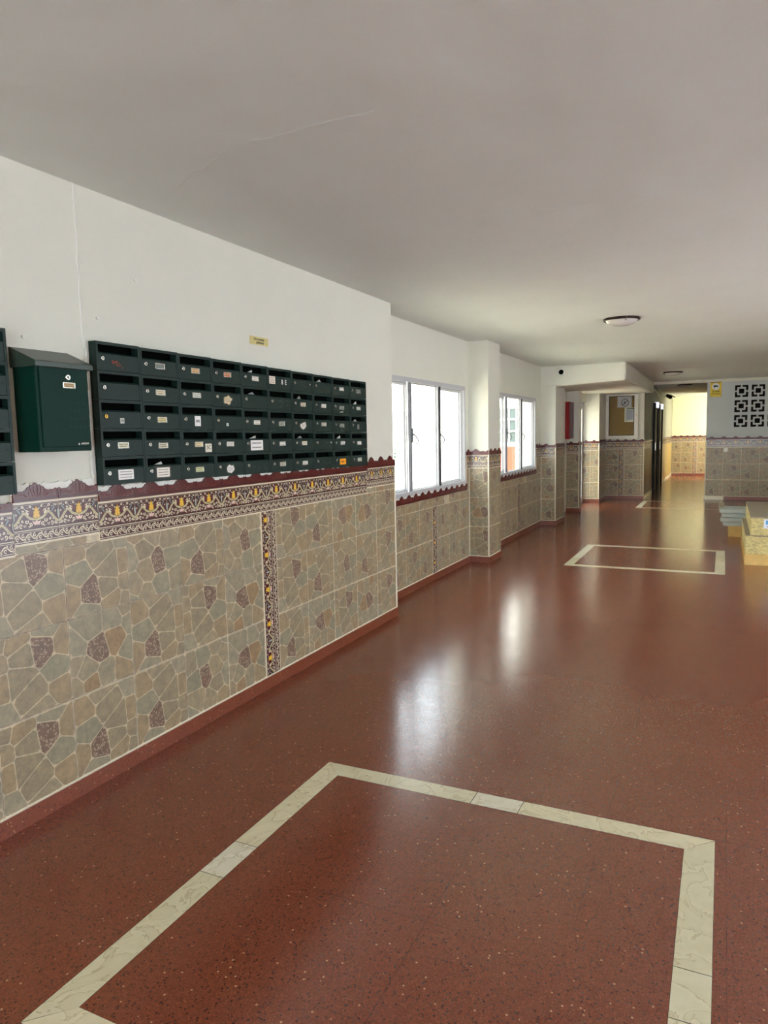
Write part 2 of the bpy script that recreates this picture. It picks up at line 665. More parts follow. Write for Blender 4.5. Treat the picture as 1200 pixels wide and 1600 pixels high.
def motif(mw, mh):
    """list of (kind, pts, width, layer, colour) for one tile, x in -mw/2..mw/2, y in 0..mh"""
    E = []
    X = lambda p: (p[0] * mw, p[1] * mh)

    def rb(pts, wd, ly, col, sym=True):
        E.append(('r', [X(p) for p in pts], wd, ly, col))
        if sym:
            E.append(('r', [X((-p[0], p[1])) for p in pts], wd, ly, col))

    def pg(pts, ly, col, sym=False):
        E.append(('p', [X(p) for p in pts], 0, ly, col))
        if sym:
            E.append(('p', [X((-p[0], p[1])) for p in reversed(pts)], 0, ly, col))

    # dense small scrolls behind
    for cx, cy, r, a in ((0.13, .14, .045, 0.5), (0.22, .30, .05, 2.6), (0.34, .15, .05, 4.4), (0.43, .12, .035, 1.0), (0.31, .34, .03, 3.3)):
        pts = [(cx + (x) * .9, cy + y * 2.1) for x, y in curl(0, 0, r, .006, a, a + 6.5, 9)]
        rb(pts, 0.0042, 1, CRM)
    for cx, cy, r, a in ((0.40, .88, .045, 3.6), (0.20, .84, .05, 0.2), (0.30, .92, .035, 3.9), (0.12, .93, .03, 1.3), (0.29, .74, .035, 5.0)):
        pts = [(cx + x * .9, cy + y * 2.0) for x, y in curl(0, 0, r, .006, a, a - 6.2, 9)]
        rb(pts, 0.0040, 1, CRM)
    for cx, cy, r, a in ((0.06, .20, .03, 1.5), (0.17, .08, .03, 2.0), (0.27, .14, .035, 3.0), (0.39, .30, .03, 0.5), (0.47, .10, .03, 2.0), (0.06, .80, .025, .5), (0.46, .93, .03, 2.5), (0.25, .62, .03, 1.0), (0.44, .62, .02, 1.0)):
        pts = [(cx + x * .9, cy + y * 2.0) for x, y in curl(0, 0, r, .004, a, a + 5.5, 7)]
        rb(pts, 0.0032, 1, CRM)
    # big ribbon: plateau, loop below the palmette, loop below the grey leaf
    path = []
    for i in range(27):
        x = i / 26 * 0.5
        y = 0.40 + 0.24 * math.exp(-((x - 0.27) / 0.085) ** 2) - 0.02 * math.cos(x * 12)
        if x > 0.34:
            y -= 0.18 * math.sin((x - 0.34) / 0.16 * math.pi / 2) ** 2
        path.append((x, y))
    rb(path, 0.0125, 2, DK)
    rb(path, 0.0098, 3, CRM)
    rb([(x, y - .015) for x, y in path], 0.0030, 4, YG)
    rb([(x, y + .03) for x, y in path], 0.0011, 4, DK)
    # side leaves rising from the loop
    for s in (1,):
        rb([(0.05, .50), (0.10, .60), (0.15, .78), (0.21, .86), (0.26, .78)], [0.004, .009, .009, .006, .002], 4, DK)
        rb([(0.06, .52), (0.105, .62), (0.15, .77), (0.20, .83)], [0.002, .0055, .0055, .002], 5, MAR)
        rb([(0.33, .60), (0.37, .74), (0.42, .84), (0.38, .93), (0.33, .90)], [0.004, .011, .010, .007, .003], 4, DK)
        rb([(0.34, .62), (0.375, .74), (0.41, .83), (0.38, .90)], [0.002, .0065, .006, .003], 5, TEAL)
        rb([(0.17, .60), (0.22, .70), (0.19, .76), (0.15, .70)], [.007, .008, .005, .002], 4, CRM)
    # palmette
    out = [(0, .97), (.022, .82), (.045, .86), (.05, .70), (.085, .72), (.07, .56), (.10, .50), (.06, .44), (.03, .40)]
    sc_ = .85
    out = [(x * sc_, y) for x, y in out]
    poly = out + [(-x, y) for x, y in reversed(out[1:])] 
    cx, cy = 0, .6
    for k in range(len(poly)):
        a, b = poly[k], poly[(k + 1) % len(poly)]
        sc = 1.16
        A = (a[0] * sc, cy + (a[1] - cy) * 1.09)
        Bq = (b[0] * sc, cy + (b[1] - cy) * 1.09)
        pg([(cx, cy), Bq, A], 6, DK)
        pg([(cx, cy), b, a], 7, YEL if k % 2 == 0 else (232, 190, 80))
    pg([(0.018 * math.cos(t * .785), .46 + .04 * math.sin(t * .785)) for t in range(8)], 8, MAR)
    pg([(0.010 * math.cos(t * .785), .46 + .022 * math.sin(t * .785)) for t in range(8)], 9, PNK)
    # pink star and arc under the palmette
    pg([(-.10, .30), (-.05, .10), (.05, .10), (.10, .30), (.03, .26), (0, .36), (-.03, .26)], 2, PNK)
    rb([(x, .02 + y * 2.2) for x, y in curl(0, 0, .05, .05, 0, math.pi, 10)], 0.0026, 4, DK, False)
    rb([(x, .02 + y * 2.2) for x, y in curl(0, 0, .028, .028, 0, math.pi, 8)], 0.0022, 4, DK, False)
    # grey leaf at the seam
    leaf = [(0.5, .22), (0.465, .42), (0.455, .60), (0.47, .74), (0.5, .80)]
    pg(leaf, 5, DK, True)
    leaf2 = [(0.5, .29), (0.475, .44), (0.468, .59), (0.478, .70), (0.5, .74)]
    pg(leaf2, 6, TEAL, True)
    rb([(0.488, .34), (0.484, .55), (0.49, .68)], 0.0014, 7, (222, 222, 210))
    return E


def lower_band(pw, ph):
    E = []
    n = 14
    wave = [(i / n * pw, ph * (0.5 + 0.26 * math.sin(i / n * 2 * math.pi))) for i in range(n + 1)]
    E.append(('r', wave, 0.0052, 1, CRM))
    for c, s in ((0.25, -1), (0.75, 1)):
        cu = curl(c * pw, ph * (0.5 + s * 0.12), pw * 0.17, 0.0015, 1.2 * s, (1.2 + 6.2) * s, 8)
        E.append(('r', cu, 0.0038, 1, CRM))
        E.append(('r', [(c * pw + pw * .12, ph * (.5 - s * .05)), (c * pw + pw * .2, ph * (.5 - s * .36)), (c * pw + pw * .08, ph * (.5 - s * .42))], 0.0045, 1, CRM))
    return E


def border(name, fr, u0, u1, v0, h, unit, phase, parent, grey=False):
    """printed border: white rule, wide scroll band, narrow scroll band"""
    B = Builder()
    R = (u0, u1, v0, v0 + h)
    wbox(B, fr, u0, u1, v0, v0 + h, -0.006, 0.0012, CRM)
    L = lambda k: 0.0014 + 0.00022 * k
    rule = lambda a, b, c, k=1: flat(B, fr, [(u0, v0 + a * h), (u1, v0 + a * h), (u1, v0 + b * h), (u0, v0 + b * h)], L(k), c)
    rule(.93, .955, DK)
    rule(.345, .375, DK)
    rule(.30, .325, DK)
    rule(.035, .06, DK)
    mv0, mh = v0 + h * .375, h * .55
    lv0, lh = v0 + h * .075, h * .215
    E = motif(unit, mh)
    flat(B, fr, [(u0, mv0), (u1, mv0), (u1, mv0 + mh), (u0, mv0 + mh)], L(0), (84, 46, 44))
    flat(B, fr, [(u0, lv0), (u1, lv0), (u1, lv0 + lh), (u0, lv0 + lh)], L(0), (78, 42, 40))
    k0 = int(math.floor((u0 - phase) / unit)) - 1
    k1 = int(math.ceil((u1 - phase) / unit)) + 1
    for k in range(k0, k1):
        c = phase + (k + 0.5) * unit
        if c + unit / 2 <= u0 or c - unit / 2 >= u1:
            continue
        for kind, pts, wd, ly, col in E:
            P = [(c + x, mv0 + y) for x, y in pts]
            if kind == 'r':
                ribbon(B, fr, P, wd, L(ly), col, (u0, u1, mv0, mv0 + mh))
            else:
                flat(B, fr, P, L(ly), col, (u0, u1, mv0, mv0 + mh))
    pw = unit / 4
    E2 = lower_band(pw, lh)
    for k in range(k0 * 4, k1 * 4):
        c = phase + k * pw
        if c + pw <= u0 or c >= u1:
            continue
        for kind, pts, wd, ly, col in E2:
            ribbon(B, fr, [(c + x, lv0 + y) for x, y in pts], wd, L(ly), col, (u0, u1, lv0, lv0 + lh))
    # tile seams
    for k in range(k0, k1 + 1):
        s = phase + k * unit
        if u0 < s < u1:
            flat(B, fr, [(s - .0008, v0), (s + .0008, v0), (s + .0008, v0 + h), (s - .0008, v0 + h)], L(11), (214, 200, 176))
    return B.build(name, M_ORN, parent)


PROFILE = [(0, .58), (.04, .64), (.08, .55), (.15, .58), (.22, .56), (.29, .64), (.33, .78), (.36, .74), (.40, .90), (.44, .88), (.5, 1.0),
           (.56, .88), (.60, .90), (.64, .74), (.67, .78), (.71, .64), (.78, .56), (.85, .58), (.92, .55), (.96, .64), (1, .58)]


def crest(name, fr, u0, u1, v0, h, unit, phase, parent, relief=True):
    B = Builder()
    base, mid, lite = (86, 20, 20), (56, 10, 12), (132, 56, 50)
    k0 = int(math.floor((u0 - phase) / unit))
    k1 = int(math.ceil((u1 - phase) / unit))
    wbox(B, fr, u0, u1, v0 - 0.002, v0 + h * .5, -0.006, 0.002, (226, 214, 196))
    for k in range(k0, k1):
        s = phase + k * unit
        for a, b in zip(PROFILE, PROFILE[1:]):
            ua, ub = s + .0012 + a[0] * (unit - .0024), s + .0012 + b[0] * (unit - .0024)
            if ub <= u0 or ua >= u1:
                continue
            ca, cb = max(ua, u0), min(ub, u1)
            lerp = lambda u: a[1] + (b[1] - a[1]) * ((u - ua) / (ub - ua))
            ha, hb = v0 + h * lerp(ca), v0 + h * lerp(cb)
            B.hexa([fr.p(ca, v0, .011), fr.p(cb, v0, .011), fr.p(cb, v0, -.006), fr.p(ca, v0, -.006),
                    fr.p(ca, ha, .009), fr.p(cb, hb, .009), fr.p(cb, hb, -.006), fr.p(ca, ha, -.006)], base)
        R = (max(u0, s), min(u1, s + unit), v0, v0 + h)
        flat(B, fr, [(s + .002, v0 + .10 * h), (s + unit - .002, v0 + .10 * h), (s + unit - .002, v0 + .16 * h), (s + .002, v0 + .16 * h)], .0115, mid, R)
        if relief:
            c = s + unit / 2
            for sg in (1, -1):
                for pts, wd in (([(.02, .25), (.05, .55), (.04, .8)], .0022), ([(.05, .22), (.11, .5), (.12, .72)], .0022),
                                (curl(.22, .40, .075, .01, 2.6, 8.5), .0018), (curl(.37, .36, .07, .01, .3, 6.3), .0018), ([(.1, .2), (.2, .24), (.3, .42), (.42, .46)], .0018)):
                    P = [(c + sg * x * unit, v0 + (y if abs(y) > 1 else y) * h) for x, y in pts]
                    if len(pts) > 5:
                        cx, cyy = (.22, .40) if pts[0][0] < .3 else (.37, .36)
                        P = [(c + sg * x * unit, v0 + h * (cyy + (y - cyy) * 2.2)) for x, y in pts]
                    ribbon(B, fr, P, wd, .0117, lite, R)
    return B.build(name, M_CREST, parent)


def skirting(name, fr, u0, u1, parent, h=0.077, mat=None):
    B = Builder()
    wbox(B, fr, u0, u1, 0, h - .003, -.008, .011)
    wbox(B, fr, u0, u1, h - .003, h + .002, -.008, .006, (236, 220, 196), 1)
    return struct(B.build(name, [mat or M_SKIRT, M_TRIMW], parent))


# ------------------------------------------------------------------ structure
XM, XR = -2.519, -2.765
HC = 2.643
Y1, YC1, YC1b, YC2, YC2b, YC3, YC3b, YN, YNb, YB = 5.503, 8.205, 8.71, 11.967, 12.70, 14.12, 14.35, 16.15, 17.13, 17.41
PT = 0.0065                                                     # plaster lies this far behind the tile face

B = Builder()
B.box(-3.2, 4.2, -3.6, 27.2, -0.25, 0)
floor = struct(B.build('floor', M_TERR))

# cream marble bands let into the floor
inl = Builder()
BW = 0.103


def band(x0, x1, y0, y1, seams_x, seams_y, rnd):
    tones = [(250, 246, 232), (240, 236, 222), (255, 255, 255), (246, 244, 232)]
    g = .0013
    t = .0006

    def piece(P):
        inl.face([(x, y, t) for x, y in P], rnd.choice(tones))
    # long sides in y
    for s, xo, xi in ((0, x0, x0 + BW), (1, x1, x1 - BW)):
        ys = [y0] + seams_y[s] + [y1]
        for a, b in zip(ys, ys[1:]):
            ao = ai = a + g
            bo = bi = b - g
            if a == y0:
                ai = y0 + BW
            if b == y1:
                bi = y1 - BW
            P = [(xo, ao), (xi, ai), (xi, bi), (xo, bo)]
            piece(P if s == 0 else P[::-1])
    for s, yo, yi in ((0, y0, y0 + BW), (1, y1, y1 - BW)):
        xs = [x0] + seams_x[s] + [x1]
        for a, b in zip(xs, xs[1:]):
            ao = ai = a + g
            bo = bi = b - g
            if a == x0:
                ai = x0 + BW
            if b == x1:
                bi = x1 - BW
            P = [(ao, yo), (bo, yo), (bi, yi), (ai, yi)]
            piece(P if s == 0 else P[::-1])
    inl.face([(x0 - .001, y0 - .001, .0002), (x1 + .001, y0 - .001, .0002), (x1 + .001, y0 + BW + .001, .0002), (x0 - .001, y0 + BW + .001, .0002)], (60, 36, 26))
    inl.face([(x0 - .001, y1 - BW - .001, .0002), (x1 + .001, y1 - BW - .001, .0002), (x1 + .001, y1 + .001, .0002), (x0 - .001, y1 + .001, .0002)], (60, 36, 26))
    inl.face([(x0 - .001, y0 + BW, .0002), (x0 + BW + .001, y0 + BW, .0002), (x0 + BW + .001, y1 - BW, .0002), (x0 - .001, y1 - BW, .0002)], (60, 36, 26))
    inl.face([(x1 - BW - .001, y0 + BW, .0002), (x1 + .001, y0 + BW, .0002), (x1 + .001, y1 - BW, .0002), (x1 - BW - .001, y1 - BW, .0002)], (60, 36, 26))


rnd = random.Random(4)
band(-1.665, 0.013, 1.156, 2.828, [[-1.1, -.5], [-0.924, -0.721]], [[1.889, 2.095], [1.881, 2.082]], rnd)
band(-1.657, 0.056, 8.335, 10.018, [[-1.1, -.5], [-.9, -.6]], [[8.9, 9.4], [8.9, 9.5]], rnd)
band(-1.580, 0.056, 15.15, 16.745, [[-1.1, -.5], [-.9, -.6]], [[15.8], [15.8]], rnd)
tag(inl.build('marble_inlay', M_MARBLE, floor), 'cream marble bands set in three rectangles')

# ceiling with soffit box and lintel
B = Builder()
B.box(-3.2, 4.2, -3.6, YB + .2, HC, 3.0)
B.box(-2.2, 4.2, YB + .2, 27.2, HC + .03, 3.0)
ceiling = struct(B.build('ceiling', M_CEIL))
B = Builder()
hx = -1.425
z0, z1, z2, z3 = 2.285, 2.355, 2.405, 2.405
nseg = 6
rr = .05
B.hexa([(-3.0, YC2, z0), (hx, YC2, z1), (hx - .04, YB + .1, z2), (-3.0, YB + .1, z3), (-3.0, YC2, HC + .01), (hx, YC2, HC + .01), (hx - .04, YB + .1, HC + .01), (-3.0, YB + .1, HC + .01)])
hb = struct(B.build('trim_1', M_PLASTER, None))
hb.modifiers.new('bevel', 'BEVEL').width = .035
hb.modifiers['bevel'].segments = 4
B = Builder()
B.box(-1.62, 4.2, YB - .02, YB + .25, 2.585, HC + .01)
B.build('trim_2', M_PLASTER)['kind'] = 'structure'

# left wall plaster
W1 = (5.60, 8.09, 0.955, 2.11)                                  # window openings y0,y1,z0,z1
W2 = (9.04, 11.60, 0.955, 2.11)
B = Builder()
xo = -3.02
B.box(xo, XM - PT, -3.6, Y1 - .004, 0, HC)
for ya, yb, w in ((Y1, YC1 + .05, W1), (YC1b - .05, YC2 + .05, W2)):
    B.box(xo, XR - PT, ya, w[0], 0, HC)
    B.box(xo, XR - PT, w[1], yb, 0, HC)
    B.box(xo, XR - PT, w[0], w[1], 0, w[2])
    B.box(xo, XR - PT, w[0], w[1], w[3], HC)
B.box(xo, XM - PT, YC1 + PT, YC1b - PT, 0, HC)
B.box(xo, XM - PT, YC2 + PT, YC2b - PT, 0, HC)
B.box(xo, XR - PT, YC2b - .02, YC3 + .02, 0, HC)
B.box(xo, XM - PT, YC3 + PT, YC3b - PT, 0, HC)
B.box(xo, -2.75, YC3b - PT, YN + PT, 2.2, HC)                   # over the side door
B.box(xo, -2.455 - PT, YN + PT, YNb + .05, 0, HC)
B.box(xo, -1.63, YNb + PT, YNb + .12, 0, HC)
wall_left = struct(B.build('wall_left', M_PLASTER))

FL = lambda x: Frame((x, 0, 0), (0, 1, 0), (0, 0, 1))           # wall looking at +x
FC = lambda y: Frame((0, y, 0), (1, 0, 0), (0, 0, 1))           # wall looking at the camera
Z = [0.079, 0.442, 0.790]
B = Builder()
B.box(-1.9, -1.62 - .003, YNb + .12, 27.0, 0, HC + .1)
wall_passage = struct(B.build('wall_passage', plaster('shaded_passage_plaster', (150, 150, 138))))  # wall colour darkened to stand for shade in the passage
fm, fr_ = FL(XM), FL(XR)
# main wall
us = [1.752 - .358 * k for k in range(8, 0, -1)] + [1.752, 2.110, 2.468, 2.824, 3.182, 3.546]
dado('stone_tile_dado', fm, us, Z + [1.104], wall_left, 3)
dado('stone_tile_dado', fm, [3.702, 4.061, 4.419, 4.777, 5.135, 5.500], Z + [1.104], wall_left, 9)
dado('stone_tile_dado', fm, [1.886, 2.31], [1.104, 1.142], wall_left, 4)
dado('stone_tile_dado', fm, [4.975, 5.135, 5.500], [1.104, 1.146], wall_left, 5)
U = 0.2165
border('tile_border', fm, 2.312, 4.972, 1.104, .176, U, 2.312, wall_left)
border('tile_border', fm, 1.886, 2.309, 1.142, .172, .212, 1.886, wall_left)
border('tile_border', fm, -1.0, 1.884, 1.104, .176, U, 1.884, wall_left)
border('tile_border', fm, 4.976, 5.500, 1.148, .150, .175, 4.976, wall_left)
crest('tile_crest', fm, 2.312, 4.972, 1.282, .078, U, 2.312, wall_left)
crest('tile_crest', fm, 1.886, 2.309, 1.316, .074, .212, 1.886, wall_left)
crest('tile_crest', fm, -1.0, 1.884, 1.282, .060, U, 1.884, wall_left)
crest('tile_crest', fm, 4.976, 5.500, 1.300, .085, .175, 4.976, wall_left)
skirting('baseboard_left', fm, -3.5, 5.512, None)


def vstrip(fr, ua, ub, va, vb, parent):
    """the same border tile stood on end"""
    o = fr.p(0, 0, 0)
    f2 = Frame(o, fr.v, -fr.u)                                   # its u runs up, its v runs towards -u
    return border('tile_border_upright', f2, va, vb, -ub, ub - ua, .2165, va, parent)


vstrip(fm, 3.546, 3.702, .079, 1.103, wall_left)

# recess walls
for k, (ya, yb, w, st) in enumerate(((Y1, YC1, W1, 6.99), (YC1b, YC2, W2, 10.47))):
    left = [st]
    while left[0] - .356 > ya:
        left.insert(0, left[0] - .356)
    left.insert(0, ya)
    right = [st + .15]
    while right[-1] + .356 < yb:
        right.append(right[-1] + .356)
    right.append(yb)
    dado('stone_tile_dado', fr_, left, Z, wall_left, 20 + k)
    dado('stone_tile_dado', fr_, right, Z, wall_left, 30 + k)
    full = left + right[1:]
    dado('stone_tile_dado', fr_, full, [Z[2], .885], wall_left, 40 + k)
    vstrip(fr_, st, st + .15, .079, .789, wall_left)
    crest('tile_crest', fr_, w[0] - .02, w[1] + .02, .887, .085, .175, w[0] - .02, wall_left, True)
    # beyond the window the dado rises to full height
    if yb - w[1] > .08:
        dado('stone_tile_dado', fr_, [w[1] + .022, yb], [.887, 1.142], wall_left, 50 + k)
        border('tile_border', fr_, w[1] + .022, yb, 1.144, .156, .175, w[1], wall_left)
        crest('tile_crest', fr_, w[1] + .022, yb, 1.302, .07, .175, w[1], wall_left)
    dado('stone_tile_dado', fr_, [ya, w[0] - .022], [.887, 1.142], wall_left, 60 + k)
    border('tile_border', fr_, ya, w[0] - .022, 1.144, .156, .175, ya, wall_left)
    crest('tile_crest', fr_, ya, w[0] - .022, 1.302, .07, .175, ya, wall_left)
    skirting('baseboard_left', fr_, ya, yb, None)


def clad(fr, u0, u1, strip=None, zt=1.144, bh=.156, unit=.175, parent=wall_left, seed=1, plain=False, step=.356):
    us = [u0]
    while us[-1] + step < u1 - .02:
        us.append(us[-1] + step)
    us.append(u1)
    if strip:
        l = [strip[0]]
        while l[0] - step > u0 + .02:
            l.insert(0, l[0] - step)
        l.insert(0, u0)
        r = [strip[1]]
        while r[-1] + step < u1 - .02:
            r.append(r[-1] + step)
        r.append(u1)
        dado('stone_tile_dado', fr, l, Z + [zt], parent, seed)
        dado('stone_tile_dado', fr, r, Z + [zt], parent, seed + 1)
        vstrip(fr, strip[0], strip[1], Z[0], zt - .002, parent)
    else:
        dado('stone_tile_dado', fr, us, Z + [zt], parent, seed)
    border('tile_border', fr, u0, u1, zt + .002, bh, unit, u0, parent)
    crest('tile_crest', fr, u0, u1, zt + bh + .002, .072, unit, u0, parent)


# columns and returns
FRt = lambda x: Frame((x, 0, 0), (0, 1, 0), (0, 0, 1))
clad(FC(YC1), XR, XM, seed=70)
clad(FL(XM), YC1, YC1b, seed=71)
skirting('baseboard_left', FC(YC1), XR, XM + .011, None)
skirting('baseboard_left', FL(XM), YC1 + .0082, YC1b, None)
clad(FC(YC2), XR, XM, seed=72)
clad(FL(XM), YC2, YC2b, seed=73)
skirting('baseboard_left', FC(YC2), XR, XM + .011, None)
skirting('baseboard_left', FL(XM), YC2 + .0082, YC2b, None)
clad(FC(YC3), XR, XM, seed=74)
clad(FL(XM), YC3, YC3b, seed=75)
skirting('baseboard_left', FC(YC3), XR, XM + .011, None)
skirting('baseboard_left', FL(XM), YC3 + .0082, YC3b, None)
clad(FC(YN), -3.0, -2.455, seed=76)
clad(FL(-2.455), YN, YNb, seed=77)
skirting('baseboard_left', FC(YN), -3.0, -2.444, None)
skirting('baseboard_left', FL(-2.455), YN + .0082, YNb, None)
clad(FC(YNb), -2.455, -1.62, strip=(-2.178, -2.038), zt=1.142, bh=.158, seed=78)
skirting('baseboard_left', FC(YNb), -2.455, -1.61, None)

# pale profiles on the tiled corners
B = Builder()
for x, y in ((XM, Y1), (XM, YC1), (XM, YC2), (XM, YC3), (-2.455, YN), (-1.62, YNb)):
    ty = 1.37 if y > 6 else 1.30
    B.box(x - .012, x + .0035, y - .0035 if y != Y1 else y - .012, y + .010, .08, ty)
for x, y in ((XR + .006, YC1), (XR + .006, YC2)):
    B.box(x - .006, x + .003, y - .006, y + .003, .08, 1.14)
B.build('corner_profile', M_TRIMW, wall_left)

# ragged white paint along the crest, painter's edge beside the mailboxes
B = Builder()
rnd = random.Random(8)


def smear(u0, u1, base, top, amp):
    n = int((u1 - u0) / .012)
    pts = []
    for i in range(n + 1):
        u = u0 + (u1 - u0) * i / n
        pts.append((u, base + top + amp * (rnd.random() - .5)))
    for a, b in zip(pts, pts[1:]):
        B.hexa([fm.p(a[0], base - .03, .004), fm.p(b[0], base - .03, .004), fm.p(b[0], base - .03, -.007), fm.p(a[0], base - .03, -.007),
                fm.p(a[0], a[1], .003), fm.p(b[0], b[1], .003), fm.p(b[0], b[1], -.007), fm.p(a[0], a[1], -.007)])


smear(1.884, 2.300, 1.375, .012, .010)
smear(2.312, 4.975, 1.338, .010, .006)
for i in range(40):
    v = 1.34 + i * .0162
    wdt = .008 + .010 * rnd.random()
    wbox(B, fm, 2.305 - wdt, 2.309, v, v + .0165, -.006, .004 + .002 * rnd.random())
# raised crack in the plaster
pz = HC
pu = 2.29
pts = []
for i in range(28):
    pts.append(fm.p(pu + rnd.uniform(-.004, .004), HC - i * .03, -.006))
B.tube(pts, .003, 5)
for u, v in ((1.994, 1.969), (2.377, 2.094), (2.62, 2.30)):
    B.lathe(fm.p(u, v, -.006), (1, 0, 0), [(.007, 0), (.007, .006), (.003, .009), (0, .009)], 10)
B.build('paint_ridge', M_WHITE, wall_left)

# ceiling ridges left by the trowel
B = Builder()
for (x0, y0, x1, y1) in ((-2.2, 2.55, -1.75, 2.32), (-1.62, 2.3, -1.1, 2.28), (-1.0, 3.6, -.3, 3.7)):
    P = [(x0 + (x1 - x0) * i / 20 + rnd.uniform(-.008, .008), y0 + (y1 - y0) * i / 20 + rnd.uniform(-.01, .01), HC + .001) for i in range(21)]
    B.tube(P, .0026, 6)
for x, y in ((-.55, 4.55), (-.30, 5.6), (.62, 5.42), (.66, 5.43), (.70, 5.46)):
    B.lathe((x, y, HC), (0, 0, -1), [(.008, -.002), (.006, .003), (0, .004)], 8)
B.build('ceiling_ridge', M_CEIL, ceiling, smooth=True)

# ------------------------------------------------------------------ windows
def ring(B, fr, u0, u1, v0, v1, t, w0, w1, col=(255, 255, 255), mi=0, tb=None):
    tb = tb or t
    wbox(B, fr, u0, u0 + t, v0, v1, w0, w1, col, mi)
    wbox(B, fr, u1 - t, u1, v0, v1, w0, w1, col, mi)
    wbox(B, fr, u0 + t, u1 - t, v0, v0 + tb, w0, w1, col, mi)
    wbox(B, fr, u0 + t, u1 - t, v1 - tb, v1, w0, w1, col, mi)


def make_window(n, w, leaves):
    B = Builder()
    ring(B, fr_, w[0], w[1], w[2], w[3], .035, -.09, -.002, tb=.045)
    wnd = struct(B.build('window_%d' % n, M_FRAME))
    for i, (a, b, c, d, dep) in enumerate(leaves):
        B = Builder()
        t = .020
        ring(B, fr_, a, b, c, d, t, dep - .036, dep)
        ring(B, fr_, a + t, b - t, c + t, d - t, .009, dep - .036, dep - .022)
        if i == 2:
            wbox(B, fr_, a - .024, a - .001, c - .01, d + .012, dep - .02, dep + .030, (255,) * 3, 1)
        if i == 1:
            wbox(B, fr_, a - .032, a - .001, c, d, dep - .02, dep + .002, (255,) * 3, 2)  # grey strip stands for the frame's shaded edge
        sash = B.build('window_sash', [M_FRAME, M_GASKET, M_MIDGREY], wnd, bevel=.0015)
        G = Builder()
        wbox(G, fr_, a + t + .004, b - t - .004, c + t + .004, d - t - .004, dep - .034, dep - .030)
        G.build('window_pane', M_GLASS, sash)
        if i > 0:
            H = Builder()
            hz = (c + d) / 2 + .02
            hu = a + .013
            wbox(H, fr_, hu - .011, hu + .011, hz - .075, hz + .065, dep, dep + .010)
            P = []
            for k in range(13):
                ang = k / 12 * 2.6
                P.append(fr_.p(hu + .005 + .0 * k, hz - .02 - .075 * (k / 12) * 1.4 + .03, dep + .008 + .055 * math.sin(ang * 0.95)))
            H.tube(P, .007, 8)
            H.build('window_handle', M_MIDGREY, sash, smooth=False)  # white handle coloured grey in place of its thin shadow lines
    return wnd


make_window(1, W1, [(5.66, 6.44, 1.00, 2.065, -.035), (6.485, 7.235, .985, 2.085, -.012), (7.285, 8.035, 1.00, 2.065, -.035)])
make_window(2, W2, [(9.10, 9.87, 1.00, 2.065, -.035), (9.925, 10.70, .985, 2.085, -.012), (10.75, 11.55, 1.00, 2.065, -.035)])

# the side door in the return, glazed, daylight outside
B = Builder()
fd = FL(-2.80)
ring(B, fd, YC3b + .0, YN, 0.0, 2.2, .05, -.06, 0)
d1 = struct(B.build('door_1', M_FRAME))
for a, b in ((YC3b + .055, 15.22), (15.24, YN - .055)):
    B = Builder()
    ring(B, fd, a, b, .01, 2.14, .07, -.05, -.005, tb=.09)
    wbox(B, fd, a + .07, b - .07, .95, 1.03, -.05, -.005)
    lf = B.build('door_leaf', M_FRAME, d1)
    B = Builder()
    wbox(B, fd, a + .072, b - .072, .102, .948, -.03, -.025)
    wbox(B, fd, a + .072, b - .072, 1.032, 2.048, -.03, -.025)
    B.build('door_pane', M_GLASS, lf)

# ------------------------------------------------------------------ back wall, lintel, passage
B = Builder()
HX = [(.195 + .322 * i, .452 + .322 * i) for i in range(4)]
HZ = [(2.237 - .322 * j, 2.494 - .322 * j) for j in range(3)]
yb0, yb1 = YB + PT, YB + .14
x0, x1 = -.355, 4.2
B.box(x0, HX[0][0], yb0, yb1, 0, HC)
B.box(HX[-1][1], x1, yb0, yb1, 0, HC)
B.box(HX[0][0], HX[-1][1], yb0, YB + .036, 0, HZ[-1][0])
B.box(HX[0][0], HX[-1][1], yb0, YB + .036, HZ[0][1], HC)
for i in range(3):
    B.box(HX[i][1], HX[i + 1][0], yb0, YB + .036, HZ[-1][0], HZ[0][1])
for i in range(4):
    for j in range(2):
        B.box(HX[i][0], HX[i][1], yb0, YB + .036, HZ[j + 1][1], HZ[j][0])
B.box(x0, -.2, yb1, 24.1, 0, HC + .1)                            # passage's right side
wall_back = struct(B.build('wall_back', M_GREYWALL))
B = Builder()
B.box(-.2, 4.2, 18.9, 19.0, 0, HC + .1)                          # wall behind the screen blocks, dark colour stands for shade in their holes
struct(B.build('wall_store', simple('store_shade', (40, 38, 36), .9)))
